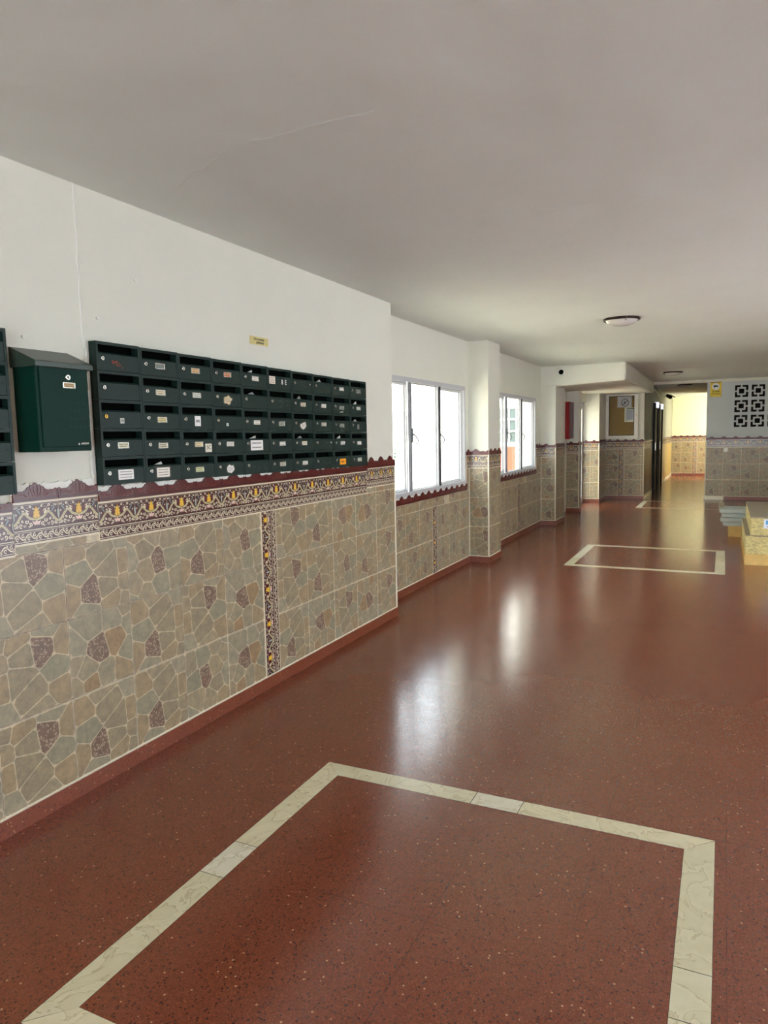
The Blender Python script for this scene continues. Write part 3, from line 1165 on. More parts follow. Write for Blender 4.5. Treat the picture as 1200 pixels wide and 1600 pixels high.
for i in range(4):
    for j in range(3):
        b = Builder()
        a0, a1 = HX[i]
        c0, c1 = HZ[j]
        s = a1 - a0
        f = FC(YB)
        mcx, mcz = (a0 + a1) / 2, (c0 + c1) / 2
        d0, d1_ = -.036, -.004
        # outer rim is the wall; inside: ring frame, four bridges, open middle, open corner angles
        i1, i2 = s * .17, s * .30
        for (ua, ub, va, vb) in ((mcx - s / 2 + i1, mcx + s / 2 - i1, mcz + s / 2 - i2, mcz + s / 2 - i1), (mcx - s / 2 + i1, mcx + s / 2 - i1, mcz - s / 2 + i1, mcz - s / 2 + i2),
                                 (mcx - s / 2 + i1, mcx - s / 2 + i2, mcz - s / 2 + i2, mcz + s / 2 - i2), (mcx + s / 2 - i2, mcx + s / 2 - i1, mcz - s / 2 + i2, mcz + s / 2 - i2),
                                 (mcx - .018, mcx + .018, mcz + s / 2 - i1, mcz + s / 2), (mcx - .018, mcx + .018, mcz - s / 2, mcz - s / 2 + i1),
                                 (mcx - s / 2, mcx - s / 2 + i1, mcz - .018, mcz + .018), (mcx + s / 2 - i1, mcx + s / 2, mcz - .018, mcz + .018)):
            wbox(b, f, ua, ub, va, vb, d0, d1_)
        b.build('screen_block', M_GREYWALL, wall_back)
clad(FC(YB), -.355, 4.1, zt=1.156, bh=.166, unit=.238, parent=wall_back, seed=80)
skirting('baseboard_back', FC(YB), -.37, .03, None, mat=M_MARBLE)  # cream stretch stands for yellow light reflecting off the skirting
skirting('baseboard_back', FC(YB), .032, 4.1, None)
B = Builder()
B.box(-.358, -.340, YB - .004, YB + .01, .08, 1.33)
B.build('corner_profile', M_TRIMW, wall_back)

# passage: left side, end wall
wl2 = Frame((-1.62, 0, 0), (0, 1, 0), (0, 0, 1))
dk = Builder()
wbox(dk, wl2, YNb + .01, 19.25, .078, 1.14, -.002, .004, (62, 54, 38))  # near stretch coloured dark to stand for shade
wbox(dk, wl2, 21.9, 26.5, .078, 1.14, -.002, .004, (176, 152, 96))  # far stretch coloured yellow as if lit
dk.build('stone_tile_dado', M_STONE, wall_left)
border('tile_border', wl2, YNb + .01, 19.25, 1.142, .158, .3, YNb, wall_left)
border('tile_border', wl2, 21.9, 26.5, 1.142, .158, .3, YNb, wall_left)
crest('tile_crest', wl2, YNb + .01, 19.25, 1.302, .03, .3, YNb, wall_left, False)
crest('tile_crest', wl2, 21.9, 26.5, 1.302, .03, .3, YNb, wall_left, False)
skirting('baseboard_left', wl2, YNb + .01, 19.25, None, mat=M_MARBLE)
skirting('baseboard_left', wl2, 21.9, 26.58, None, mat=M_MARBLE)
B = Builder()
B.box(-1.62, 1.9, 26.6 + PT, 26.9, 0, HC + .1)
B.box(-.2, 1.0, 24.0, 24.1, 0, HC + .1)
B.box(1.0, 1.1, 24.0, 26.7, 0, HC + .1)
wall_end = struct(B.build('wall_end', M_CREAMWALL))
clad(FC(26.6), -1.62, 1.0, strip=(-.957, -.80), zt=1.142, bh=.158, unit=.2, parent=wall_end, seed=90)
skirting('baseboard_end', FC(26.6), -1.62, 1.0, None)

# shell out of view: right wall and entrance side, each with a doorway added for the fill light
B = Builder()
B.box(4.05, 4.25, -3.6, 3.2, 0, HC)
B.box(4.05, 4.25, 7.8, 19.6, 0, HC + .1)
B.box(4.05, 4.25, 3.2, 7.8, 2.42, HC)
struct(B.build('wall_right', M_PLASTER))
B = Builder()
B.box(-3.0, -1.8, -3.75, -3.55, 0, HC)
B.box(2.6, 4.2, -3.75, -3.55, 0, HC)
B.box(-1.8, 2.6, -3.75, -3.55, 2.42, HC)
struct(B.build('wall_entrance', M_PLASTER))

# ------------------------------------------------------------------ courtyard seen through the windows
M_OUT = simple('sunlit_white_wall', (238, 238, 234), 0.8, 0, 0.03, 3)
M_PAVE = simple('pale_paving', (214, 206, 190), 0.8, 0, 0.06, 2)
B = Builder()
B.box(-14, -3.02, -6, 34, -.35, -.12)
struct(tag(B.build('courtyard_ground', M_PAVE)))
B = Builder()
B.box(-8.6, -8.3, -6, 22, -.12, 6.2)
B.box(-8.3, -8.22, 0, 22, 2.10, 2.20)
B.box(-8.3, -8.26, 0, 22, 2.02, 2.05)
fac = tag(B.build('facade', M_OUT), 'long white sunlit facade with a moulding across the courtyard', 'building')
B = Builder()
B.box(-8.6, -3.3, 22.02, 22.3, -.12, 6.2)
fac2 = tag(B.build('facade', M_OUT), 'white sunlit end facade with a gridded window beyond the courtyard', 'building')
B = Builder()
fe = FC(22.02)
M_GREYGL = simple('grey_reflecting_glass', (62, 74, 74), 0.15, 0, 0.05)
wbox(B, fe, -6.55, -5.62, 1.25, 2.35, 0, .03)
wp = B.build('window_pane', M_GREYGL, fac2)
B = Builder()
for i in range(5):
    u = -6.55 + i * .2325
    wbox(B, fe, u - .02, u + .02, 1.2, 2.4, .03, .06)
for v in (1.25, 1.62, 1.99, 2.35):
    wbox(B, fe, -6.6, -5.58, v - .02, v + .02, .028, .064)
for i in range(7):
    c = -6.5 + i * .14
    P = [fe.p(c + x, 1.02 + y, .08) for x, y in curl(0, 0, .06, .01, 0, 7, 10)]
    B.tube(P, .01, 5)
B.build('window_grille', M_OUT, fac2)
# planter box and plants
B = Builder()
B.box(-6.16, -5.78, 21.2, 21.6, -.12, 1.15)
tag(B.build('brick_planter', simple('terracotta_brick', (120, 62, 44), .8, 0, .25, 20)), 'terracotta coloured planter block before the far gridded window', 'planter')
B = Builder()
B.box(-6.6, -6.2, 12.6, 14.3, -.12, .98, (240, 238, 230))
pl = tag(B.build('planter', M_OUT), 'long low white planter with lattice rail out in the courtyard', 'planter')
B = Builder()
for i in range(9):
    y = 12.6 + i * .21
    B.box(-6.2, -6.17, y, y + .03, .98, 1.32)
B.box(-6.2, -6.16, 12.6, 14.3, 1.29, 1.33)
B.box(-6.2, -6.16, 12.6, 14.3, 1.13, 1.16)
B.build('lattice_rail', M_OUT, pl)
B = Builder()
rnd = random.Random(3)
for i in range(520):
    c = Vector((-6.4 + rnd.uniform(-.16, .12), rnd.uniform(12.65, 14.25), rnd.uniform(1.03, 1.44)))
    a = Vector((rnd.uniform(-1, 1), rnd.uniform(-1, 1), rnd.uniform(-.3, 1))).normalized() * .06
    b = a.cross(Vector((rnd.uniform(-1, 1), rnd.uniform(-1, 1), rnd.uniform(-1, 1)))).normalized() * .018
    B.face([c - a * .5, c + b, c + a * .6, c - b])
tag(B.build('leafy_plants', simple('leaf_green', (34, 74, 30), .6, 0, .3)), 'green leafy bedding plants filling the white courtyard planter', 'plants', kind='stuff')


# ------------------------------------------------------------------ mailboxes
CW, RH, DEP = 0.2600, 0.1266, 0.045
MBX, MBY, MBZ = XM - PT, 2.311, 1.3545


def mailbox_parts():
    g = .0009
    W, Hh, D = CW - 2 * g, RH - 2 * g, DEP + PT
    # case: open-fronted box, y along wall, x out of it
    B = Builder()
    t = .003
    B.box(0, D - .002, g, g + t, g, g + Hh)
    B.box(0, D - .002, g + W - t, g + W, g, g + Hh)
    B.box(0, D - .002, g + t, g + W - t, g, g + t)
    B.box(0, D - .002, g + t, g + W - t, g + Hh - t, g + Hh)
    B.box(0, .004, g + t, g + W - t, g + t, g + Hh - t, mi=1)
    # front rim
    B.box(D - .006, D, g, g + .012, g, g + Hh)
    B.box(D - .006, D, g + W - .012, g + W, g, g + Hh)
    B.box(D - .006, D, g + .012, g + W - .012, g + Hh - .013, g + Hh)
    body = B
    # door with slot above
    D_ = Builder()
    D_.box(D - .0065, D - .001, g + .013, g + W - .013, g + .001, g + .072)
    D_.hexa([(D - .0065, g + .013, g + .072), (D - .001, g + .013, g + .072), (D - .001, g + W - .013, g + .072), (D - .0065, g + W - .013, g + .072),
             (D - .012, g + .013, g + .080), (D - .009, g + .013, g + .080), (D - .009, g + W - .013, g + .080), (D - .012, g + W - .013, g + .080)])
    D_.lathe((D - .001, g + W - .03, g + .045), (1, 0, 0), [(.003, 0), (.003, .0015), (0, .002)], 8)
    Lk = Builder()
    Lk.lathe((D - .001, g + .034, g + .052), (1, 0, 0), [(.0095, 0), (.0095, .004), (.0085, .0055), (.005, .0055), (.004, .0045), (0, .0045)], 20)
    Kh = Builder()
    Kh.box(D + .0036, D + .0042, g + .0325, g + .0355, g + .047, g + .057)
    return body, D_, Lk, Kh, D


bB, dB, lB, kB, DD = mailbox_parts()
protoM = {}


def mesh_of(b, name, mat):
    o = b.build(name, mat)
    me = o.data
    bpy.data.objects.remove(o)
    return me


def plate_parts(col, w=.062, h=.026, framecol=True):
    """metal card holder with the card in it"""
    F = Builder()
    x = DD - .001
    F.box(x, x + .0022, 0, w, 0, h)
    F.box(x + .0022, x + .0035, 0, .004, 0, h)
    F.box(x + .0022, x + .0035, w - .004, w, 0, h)
    F.box(x + .0022, x + .003, .004, w - .004, 0, .002)
    F.box(x + .0022, x + .003, .004, w - .004, h - .002, h)
    C = Builder()
    C.box(x + .0023, x + .0027, .006, w - .006, .003, h - .003, col)
    return F, C


def ink(B, x, u0, u1, v0, v1, rows, rnd, col=(60, 56, 52)):
    """unreadable small writing as short strokes"""
    if rows < 1:
        return
    rh = (v1 - v0) / rows
    for r in range(rows):
        u = u0 + (u1 - u0) * .08
        while u < u1 - (u1 - u0) * .12:
            l = rnd.uniform(.002, .006)
            B.box(x, x + .0002, u, min(u + l, u1), v0 + rh * (r + .35), v0 + rh * (r + .65), col)
            u += l + .0015


def text(body, loc, rot, size, mat, parent, name='lettering', align='CENTER', bold=0.0, shear=0):
    cu = bpy.data.curves.new(name, 'FONT')
    cu.body = body
    cu.size = size
    cu.align_x = align
    cu.align_y = 'CENTER'
    cu.extrude = 0.0002
    cu.offset = bold
    cu.materials.append(mat)
    o = bpy.data.objects.new(name, cu)
    COL.objects.link(o)
    o.location = loc
    o.rotation_euler = rot
    bpy.context.view_layer.update()
    me = bpy.data.meshes.new_from_object(o)
    bpy.data.objects.remove(o)
    o = bpy.data.objects.new(name, me)
    COL.objects.link(o)
    o.location = loc
    o.rotation_euler = rot
    if parent:
        o.parent = parent
    return o


ROTL = (math.pi / 2, 0, math.pi / 2)                              # reads along +y, faces +x
ROTC = (math.pi / 2, 0, 0)                                        # reads along +x, faces the camera wall

M_WTXT = simple('white_lettering', (235, 235, 230), .5)
M_KTXT = simple('dark_lettering', (40, 34, 30), .6)

GREY, CREAM, WHITEC, YCREAM, TAN, ORT = (120, 126, 118), (222, 214, 178), (236, 234, 226), (214, 200, 140), (222, 178, 126), (206, 140, 100)
P = 'p'
S = 's'
# row, col -> (lock, what, description)
SPEC = {
    (0, 0): ('n', [('flakes', (176, 70, 50))], 'with flaking red sticker remains'),
    (0, 1): ('n', [(P, GREY)], 'with an empty grey card holder'),
    (0, 2): ('n', [(P, TAN)], 'with a tan name card'),
    (0, 3): ('n', [(P, ORT)], 'with an orange-brown name card'),
    (0, 4): ('k', [(P, WHITEC)], 'with a white name card and mail in its slot'),
    (0, 5): ('x', [(S, (232, 216, 200), .012, .03, .062, .045, 3), ('8E',)], 'lettered 8E in white beside a paper sticker'),
    (0, 6): ('n', [('scuff',), ('dot',)], 'without name card, scuffed, with a white dot'),
    (0, 7): ('n', [], 'without name card, paper standing in its slot'),
    (0, 8): ('n', [(P, WHITEC)], 'with a small white name card in the top row'),
    (0, 9): ('n', [(P, GREY)], 'with a dull grey name card in the top corner'),
    (1, 0): ('n', [], 'bare of any name card or sticker'),
    (1, 1): ('n', [(P, CREAM)], 'with a cream name card'),
    (1, 2): ('n', [(P, (214, 218, 208))], 'with a pale grey-white name card'),
    (1, 3): ('n', [('torn', (214, 196, 160))], 'with a large torn brown-edged paper label'),
    (1, 4): ('n', [], 'without name card, grey mail tip in its slot'),
    (1, 5): ('n', [('scuff',)], 'without name card, with dark rubbed marks'),
    (1, 6): ('n', [(P, (206, 196, 170))], 'with a beige name card and mail in its slot'),
    (1, 7): ('n', [(P, WHITEC)], 'with a clean white name card'),
    (1, 8): ('n', [(P, GREY), ('scrap',)], 'with a grey card and paper scrap below'),
    (1, 9): ('n', [(P, (200, 204, 194))], 'with a pale card at the end of its row'),
    (2, 0): ('b', [('4B',)], 'with a brass lock and tiny 4B sticker'),
    (2, 1): ('n', [(P, YCREAM)], 'with a yellowish name card'),
    (2, 2): ('n', [(S, (240, 240, 238), .105, .018, .045, .052, 1)], 'with a crooked white paper note'),
    (2, 3): ('n', [(S, (210, 216, 206), .105, .022, .018, .016, 1)], 'with one tiny white square sticker'),
    (2, 4): ('n', [(P, (238, 238, 226))], 'with a bright name card in the middle row'),
    (2, 5): ('n', [(P, (150, 152, 144))], 'with a worn grey name card'),
    (2, 6): ('n', [('torn', (222, 222, 214))], 'with a scraped white paper label'),
    (2, 7): ('n', [(P, (204, 196, 180))], 'with a beige card in the middle row'),
    (2, 8): ('n', [(P, GREY), ('dot2',)], 'with a dull grey card and rubbed spot below'),
    (2, 9): ('n', [(S, (110, 116, 110), .10, .022, .034, .036, 2)], 'with a grey label and papers in its slot'),
    (3, 0): ('n', [(P, (212, 210, 176))], 'with a long cream name card'),
    (3, 1): ('n', [(P, (208, 204, 172))], 'with a greenish cream name card'),
    (3, 2): ('n', [(P, (226, 206, 160)), ('5C',)], 'with a tan card and a handwritten square note'),
    (3, 3): ('k', [(P, WHITEC)], 'with a plain white name card'),
    (3, 4): ('n', [(S, (238, 236, 232), .062, .012, .120, .058, 2)], 'with a large white paper over its door'),
    (3, 5): ('n', [(P, (240, 240, 232))], 'with a white name card, second row up'),
    (3, 6): ('n', [(P, (230, 226, 206))], 'with an ivory card and mail in its slot'),
    (3, 7): ('n', [('scuff',), ('dot',)], 'without card, with a white dot, second row up'),
    (3, 8): ('n', [(P, (222, 222, 216))], 'with a white card and tilted mail'),
    (3, 9): ('n', [(P, (226, 226, 218))], 'with a white card at the end, second row up'),
    (4, 0): ('n', [(S, (240, 240, 236), .088, .020, .092, .046, 3)], 'with a large typed white label'),
    (4, 1): ('n', [(S, (50, 44, 36), .062, .012, .108, .062, 0), (S, (238, 234, 222), .072, .020, .088, .046, 3)], 'with typed label over a dark patch'),
    (4, 2): ('n', [(P, (200, 206, 150))], 'with a yellow-green name card'),
    (4, 3): ('n', [('torn', (232, 232, 228))], 'with a torn white label in the bottom row'),
    (4, 4): ('n', [('scuff',)], 'without card, scratched, in the bottom row'),
    (4, 5): ('n', [(P, (190, 188, 166))], 'with a grey-cream card in the bottom row'),
    (4, 6): ('n', [(P, (226, 226, 216))], 'with a whitish card in the bottom row'),
    (4, 7): ('n', [('scuff',)], 'without card, rubbed, in the bottom row'),
    (4, 8): ('n', [('orange',)], 'with a bright orange label'),
    (4, 9): ('n', [(P, (190, 196, 180))], 'with a pale card in the bottom end corner'),
}
me_body = mesh_of(bB, 'case', [M_GREEN, M_BLACK])
me_door = mesh_of(dB, 'door', M_GREEN)
me_lock = mesh_of(lB, 'lock', M_STEEL)
me_lockb = mesh_of(lB, 'lock', M_BRASS)
me_key = mesh_of(kB, 'keyhole', M_BLACK)
for m in (me_body, me_door):
    pass


def child(me, name, parent):
    o = bpy.data.objects.new(name, me)
    COL.objects.link(o)
    o.parent = parent
    return o


ROWN = ['top row', 'second row', 'middle row', 'fourth row', 'bottom row']
COLN = ['first', 'second', 'third', 'fourth', 'fifth', 'sixth', 'seventh', 'eighth', 'ninth', 'last']
rnd = random.Random(12)
for (r, c), (lock, items, desc) in SPEC.items():
    zz = MBZ + (4 - r) * RH - .0029 * c
    yy = MBY + c * CW
    t = empty('mailbox', (MBX, yy, zz), 'green mailbox %s, %s, %s column' % (desc, ROWN[r], COLN[c]), 'mailbox', 'bank of green mailboxes on the wall')
    bd = child(me_body, 'case', t)
    dr = child(me_door, 'door', t)
    lk = None if lock == 'x' else child(me_lockb if lock == 'b' else me_lock, 'lock', dr)
    if lock == 'b':
        lk['label'] = 'brass lock'
    if lk:
        child(me_key, 'keyhole', dr)
    x = DD - .0008
    for it in items:
        if it[0] == P:
            w_, h_ = (.066, .027)
            F, C = plate_parts(it[1], w_, h_)
            f = F.build('card_holder', M_STEEL, dr, loc=(0, .094 + rnd.uniform(-.004, .004), .034 + rnd.uniform(-.003, .003)))
            if it[1] != GREY:
                ink(C, DD - .001 + .0027, .008, w_ - .008, .004, h_ - .004, 2, rnd)
            C.build('name_card', M_PAINT, f)
        elif it[0] == S:
            b = Builder()
            b.box(x, x + .0012 + (.0008 if it[1][0] > 100 else 0), it[2], it[2] + it[4], it[3], it[3] + it[5], it[1])
            ink(b, x + .002, it[2] + .004, it[2] + it[4] - .004, it[3] + .004, it[3] + it[5] - .004, it[6], rnd, (110, 104, 100))
            b.build('paper_label', M_PAINT, dr)
        elif it[0] == 'torn':
            b = Builder()
            n = 14
            cx, cz = .125, .038
            ring_ = [(cx + math.cos(k * 6.283 / n) * .036 * rnd.uniform(.7, 1.15), cz + math.sin(k * 6.283 / n) * .022 * rnd.uniform(.6, 1.25)) for k in range(n)]
            for k in range(n):
                a, q = ring_[k], ring_[(k + 1) % n]
                b.face([(x + .0012, cx, cz), (x + .0012, a[0], a[1]), (x + .0012, q[0], q[1])], it[1])
                b.face([(x + .0006, cx, cz), (x + .0006, cx + (a[0] - cx) * 1.25, cz + (a[1] - cz) * 1.2), (x + .0006, cx + (q[0] - cx) * 1.25, cz + (q[1] - cz) * 1.2)], (104, 100, 78))
                b.face([(x, a[0], a[1]), (x + .0012, a[0], a[1]), (x + .0012, q[0], q[1]), (x, q[0], q[1])], it[1])
            ink(b, x + .0014, cx - .024, cx + .024, cz - .012, cz + .012, 3, rnd, (120, 90, 70))
            b.build('torn_label', M_PAINT, dr)
        elif it[0] == 'flakes':
            b = Builder()
            for k in range(26):
                u = .088 + rnd.random() * .06
                v = .052 - (u - .088) * .35 - rnd.random() * .018
                b.box(x, x + .0004, u, u + rnd.uniform(.004, .012), v, v + rnd.uniform(.0015, .004), it[1])
            b.build('sticker_remains', M_PAINT, dr)
        elif it[0] == 'scuff':
            b = Builder()
            for k in range(14):
                u = .07 + rnd.random() * .13
                v = .018 + rnd.random() * .045
                b.box(x, x + .0003, u, u + rnd.uniform(.004, .03), v, v + rnd.uniform(.0008, .003), (70, 86, 78) if rnd.random() < .5 else (10, 20, 18))
            b.build('scuff_marks', M_PAINT, dr)['kind'] = 'stuff'
        elif it[0] in ('dot', 'dot2', 'scrap'):
            b = Builder()
            if it[0] == 'dot':
                b.lathe((x, .222, .052), (1, 0, 0), [(.005, 0), (.005, .001), (0, .001)], 10, (225, 225, 220))
            elif it[0] == 'dot2':
                b.lathe((x, .122, .014), (1, 0, 0), [(.008, 0), (.008, .0005), (0, .0005)], 10, (96, 104, 98))
            else:
                for k in range(6):
                    b.box(x, x + .0006, .10 + k * .008, .108 + k * .008, .008 + rnd.random() * .006, .014 + rnd.random() * .008, (200, 198, 186))
            b.build('sticker', M_PAINT, dr)
        elif it[0] == 'orange':
            b = Builder()
            b.box(x, x + .0015, .082, .172, .020, .062, (244, 160, 24))
            for u in (.088, .166):
                b.lathe((x + .0015, u, .041), (1, 0, 0), [(.0025, 0), (.0025, .001), (0, .001)], 8, (40, 30, 20))
            ink(b, x + .0016, .10, .15, .026, .056, 1, rnd, (120, 70, 20))
            b.build('orange_label', M_PAINT, dr)
        elif it[0] == '8E':
            text('8', (x + .0012, .150, .045), ROTL, .040, M_WTXT, dr, bold=.0008)
            text('E', (x + .0012, .190, .045), ROTL, .040, M_WTXT, dr, bold=.0008)
        elif it[0] == '4B':
            b = Builder()
            b.box(x, x + .0012, .118, .142, .022, .046, (216, 220, 212))
            st = b.build('sticker', M_PAINT, dr)
            text('4B', (x + .0016, .130, .034), ROTL, .018, M_KTXT, st)
        elif it[0] == '5C':
            b = Builder()
            b.box(x, x + .0035, .178, .228, .008, .052, (222, 216, 196))
            st = b.build('square_note', M_PAINT, dr)
            text('5C', (x + .0038, .203, .032), ROTL, .030, M_KTXT, st)

# post sticking out of slots
MAIL = [(0, 4, 'white'), (0, 7, 'pale'), (1, 4, 'grey'), (1, 6, 'grey'), (1, 9, 'white'), (2, 9, 'pale'), (3, 4, 'pale'), (3, 6, 'grey'), (3, 8, 'white'), (4, 1, 'white')]
for r, c, tone in MAIL:
    zz = MBZ + (4 - r) * RH - .0029 * c
    yy = MBY + c * CW
    b = Builder()
    col = {'white': (214, 214, 206), 'pale': (186, 190, 180), 'grey': (140, 146, 140)}[tone]
    u0, u1 = .062 + rnd.uniform(0, .02), .125 + rnd.uniform(0, .03)
    um = u0 + (u1 - u0) * rnd.uniform(.4, .9)
    pts = [(u0, .081), (u1, .081), (um, .081 + rnd.uniform(.014, .022))]
    for xx in (.030, .0312):
        b.face([(xx if k < 2 else xx + .008, p[0], p[1]) for k, p in enumerate(pts)][::(1 if xx > .0305 else -1)], col)
    for k in range(3):
        a, q = pts[k], pts[(k + 1) % 3]
        xa, xq = (.008 if k == 2 else 0), (.008 if (k + 1) % 3 == 2 else 0)
        b.face([(.030 + xa, a[0], a[1]), (.0312 + xa, a[0], a[1]), (.0312 + xq, q[0], q[1]), (.030 + xq, q[0], q[1])], col)
    b.box(.0295, .0312, u0 + .004, u1 - .004, .034, .082, col)
    o = b.build('envelope', M_PAINT, None, loc=(MBX, yy, zz))
    tag(o, '%s mail corner in the slot of the %s-row, %s-column mailbox' % (tone, ['top', 'second', 'middle', 'fourth', 'bottom'][r], COLN[c]), 'mail', 'mail in the slots')

# second bank, only its edge column in view
for r in range(5):
    t = empty('mailbox', (MBX, 1.882 - CW, 1.352 + (4 - r) * RH), 'green mailbox at the edge, %s of the bank beyond the big letterbox' % ROWN[r], 'mailbox', 'second bank of mailboxes')
    child(me_body, 'case', t)
    dr = child(me_door, 'door', t)
    child(me_lock, 'lock', dr)

# ------------------------------------------------------------------ big letterbox
lb = empty('letterbox', (XM - PT, 1.938, 1.513), 'large bottle-green letterbox with sloping lid on the white wall', 'letterbox')
D = .125
W = .252
B = Builder()
B.box(0, D, 0, W, 0, .352)
B.build('case', M_GREENBOX, lb, bevel=.003)
B = Builder()
B.box(D, D + .006, .014, W - .010, .018, .340)
door = B.build('door', M_GREENBOX, lb, bevel=.002)
B = Builder()
B.hexa([(0, -.012, .330), (D + .020, -.012, .330), (D + .020, W + .014, .330), (0, W + .014, .330),
        (0, -.012, .412), (D + .020, -.012, .352), (D + .020, W + .014, .352), (0, W + .014, .412)])
B.build('lid', M_ROOFG, lb, bevel=.002)
B = Builder()
B.lathe((D + .006, .145, .296), (1, 0, 0), [(.012, 0), (.012, .004), (.010, .006), (.006, .006), (.005, .004), (0, .004)], 24)
lk = B.build('lock', M_STEEL, door)
B = Builder()
B.box(D + .0102, D + .011, .1432, .1465, .288, .303)
B.build('keyhole', M_BLACK, lk)
B = Builder()
B.box(D + .006, D + .0085, .118, .178, .254, .276)
B.box(D + .0085, D + .0105, .118, .122, .254, .276)
B.box(D + .0085, D + .0105, .174, .178, .254, .276)
pl_ = B.build('card_holder', M_STEEL, door)
B = Builder()
B.box(D + .0086, D + .0092, .123, .173, .256, .274, (196, 170, 120))
ink(B, D + .0093, .125, .171, .257, .273, 2, rnd, (90, 60, 40))
B.build('name_card', M_PAINT, pl_)
text('ARREGUI', (D + .0064, .213, .030), ROTL, .0095, M_WTXT, door, 'maker_lettering', bold=.0002)
B = Builder()
B.face([(D + .0066, .178, .026), (D + .0066, .187, .026), (D + .0066, .1825, .034)], (235, 235, 230))
B.build('maker_mark', M_PAINT, door)
B = Builder()
for i in range(4):
    for j in range(4):
        B.lathe((D + .006, .15 + i * .022, .10 + j * .032), (1, 0, 0), [(.0026, 0), (.0026, .0005), (0, .0006)], 8, (6, 40, 34))
B.build('perforation', M_PAINT, door)

# wall notice above the mailboxes
b = Builder()
b.box(0, .003, 0, .187, 0, .048, (212, 200, 140))
b.box(.003, .0034, .004, .183, .003, .045, (206, 192, 128))
sg = tag(b.build('notice_plate', M_PAINT, None, loc=(XM - PT, 3.511, 2.104)), 'small yellow plate reading No se admite publicidad above the mailboxes', 'sign')
text('No se admite', (.0037, .092, .033), ROTL, .019, M_KTXT, sg, bold=.0004)
text('publicidad', (.0037, .100, .014), ROTL, .019, M_KTXT, sg, bold=.0004)

# ------------------------------------------------------------------ round ceiling lamps
def lamp(x, y, z, label, r=.172):
    t = empty('ceiling_lamp', (x, y, z), label, 'ceiling lamp', 'round ceiling lamps')
    B = Builder()
    B.lathe((0, 0, 0), (0, 0, -1), [(r * .8, 0), (r, .004), (r * 1.0, .020), (r * .95, .026), (r * .90, .022), (r * .90, .01)], 48)
    B.build('lamp_ring', M_BRONZE, t, smooth=True)
    B = Builder()
    B.lathe((0, 0, 0), (0, 0, -1), [(r * .90, .016), (r * .86, .030), (r * .72, .050), (r * .48, .066), (r * .2, .073), (0, .074)], 48)
    B.build('glass_bowl', M_FROST, t, smooth=True)
    for k in range(3):
        a = k * 2.094 + .9
        B = Builder()
        B.tube([(math.cos(a) * r * .99, math.sin(a) * r * .99, -.01), (math.cos(a) * r * .98, math.sin(a) * r * .98, -.030), (math.cos(a) * r * .86, math.sin(a) * r * .86, -.036)], .006, 8)
        B.build('clip', M_STEEL, t)
    return t


lamp(-.93, 7.42, HC + .003, 'round bronze-ringed ceiling lamp with frosted bowl, largest and nearest')
lamp(-.895, 14.65, HC + .003, 'round ceiling lamp before the lintel of the far passage')
lamp(-.90, 19.35, HC + .033, 'dark round ceiling lamp inside the passage under the lintel')

# ------------------------------------------------------------------ fire cabinet, vent, notice case, sign, socket
t = empty('fire_hose_cabinet', (-2.79, YC3, 1.42), 'narrow red fire cabinet on the return wall above the maroon crest', 'cabinet')
M_RED = simple('signal_red', (150, 14, 16), .4)
B = Builder()
B.box(-.12, .10, -.10, 0, 0, .715)
B.build('case', M_RED, t, bevel=.004)
B = Builder()
B.box(-.11, .09, -.108, -.1, .012, .70)
B.build('door', M_RED, t)
B = Builder()
B.box(.102, .162, -.106, .0, .012, .70)
B.build('shaded_side', simple('shaded_red', (112, 88, 88), .4), t)  # block coloured as the cabinet's shaded side

t = empty('wall_vent', (-2.436, YC2, 2.534), 'round white vent with a black centre high on the header', 'vent')
B = Builder()
B.lathe((0, 0, 0), (0, -1, 0), [(.058, -.002), (.058, .006), (.046, .012), (.040, .010)], 32)
B.build('vent_ring', M_WHITE, t, smooth=True)
B = Builder()
B.lathe((0, 0, 0), (0, -1, 0), [(.041, -.002), (.041, .011), (.03, .013), (0, .013)], 28)
B.build('vent_opening', M_BLACK, t)

M_CORK = simple('cork_board', (150, 116, 62), .8, 0, .15, 25)
t = empty('notice_case', (-2.455, YNb, 1.385), 'white framed notice case with cork back on the tiled end wall', 'notice board')
f = Frame((-2.455, YNb, 1.385), (1, 0, 0), (0, 0, 1))
f0 = Frame((0, 0, 0), (1, 0, 0), (0, 0, 1))
B = Builder()
wbox(B, f0, .02, .68, .0, .99, 0, .012)
B.build('backboard', M_CORK, t)
B = Builder()
wbox(B, f0, .0, .072, -.005, 1.0, .0, .07)
wbox(B, f0, .616, .70, -.005, 1.0, .0, .07)
wbox(B, f0, .072, .616, -.005, .07, .0, .07)
wbox(B, f0, .072, .616, .955, 1.0, .0, .07)
B.build('case_frame', M_WHITE, t, bevel=.003)
B = Builder()
ring(B, f0, .068, .620, .066, .960, .010, .03, .072, tb=.01)
B.build('glazing_bead', M_GASKET, t)
B = Builder()
for v in (.15, .85):
    B.lathe((.045, -.074, v), (0, 0, 1), [(0, -.035), (.008, -.035), (.008, .035), (0, .035)], 10)
B.build('hinge', M_STEEL, t)
B = Builder()
B.lathe((.665, -.07, .52), (0, -1, 0), [(.012, 0), (.012, .012), (0, .014)], 16)
B.build('case_lock', M_BRASS, t)
B = Builder()
wbox(B, f0, .078, .610, .078, .948, .052, .055)
B.build('glass_door', M_GLASS, t)
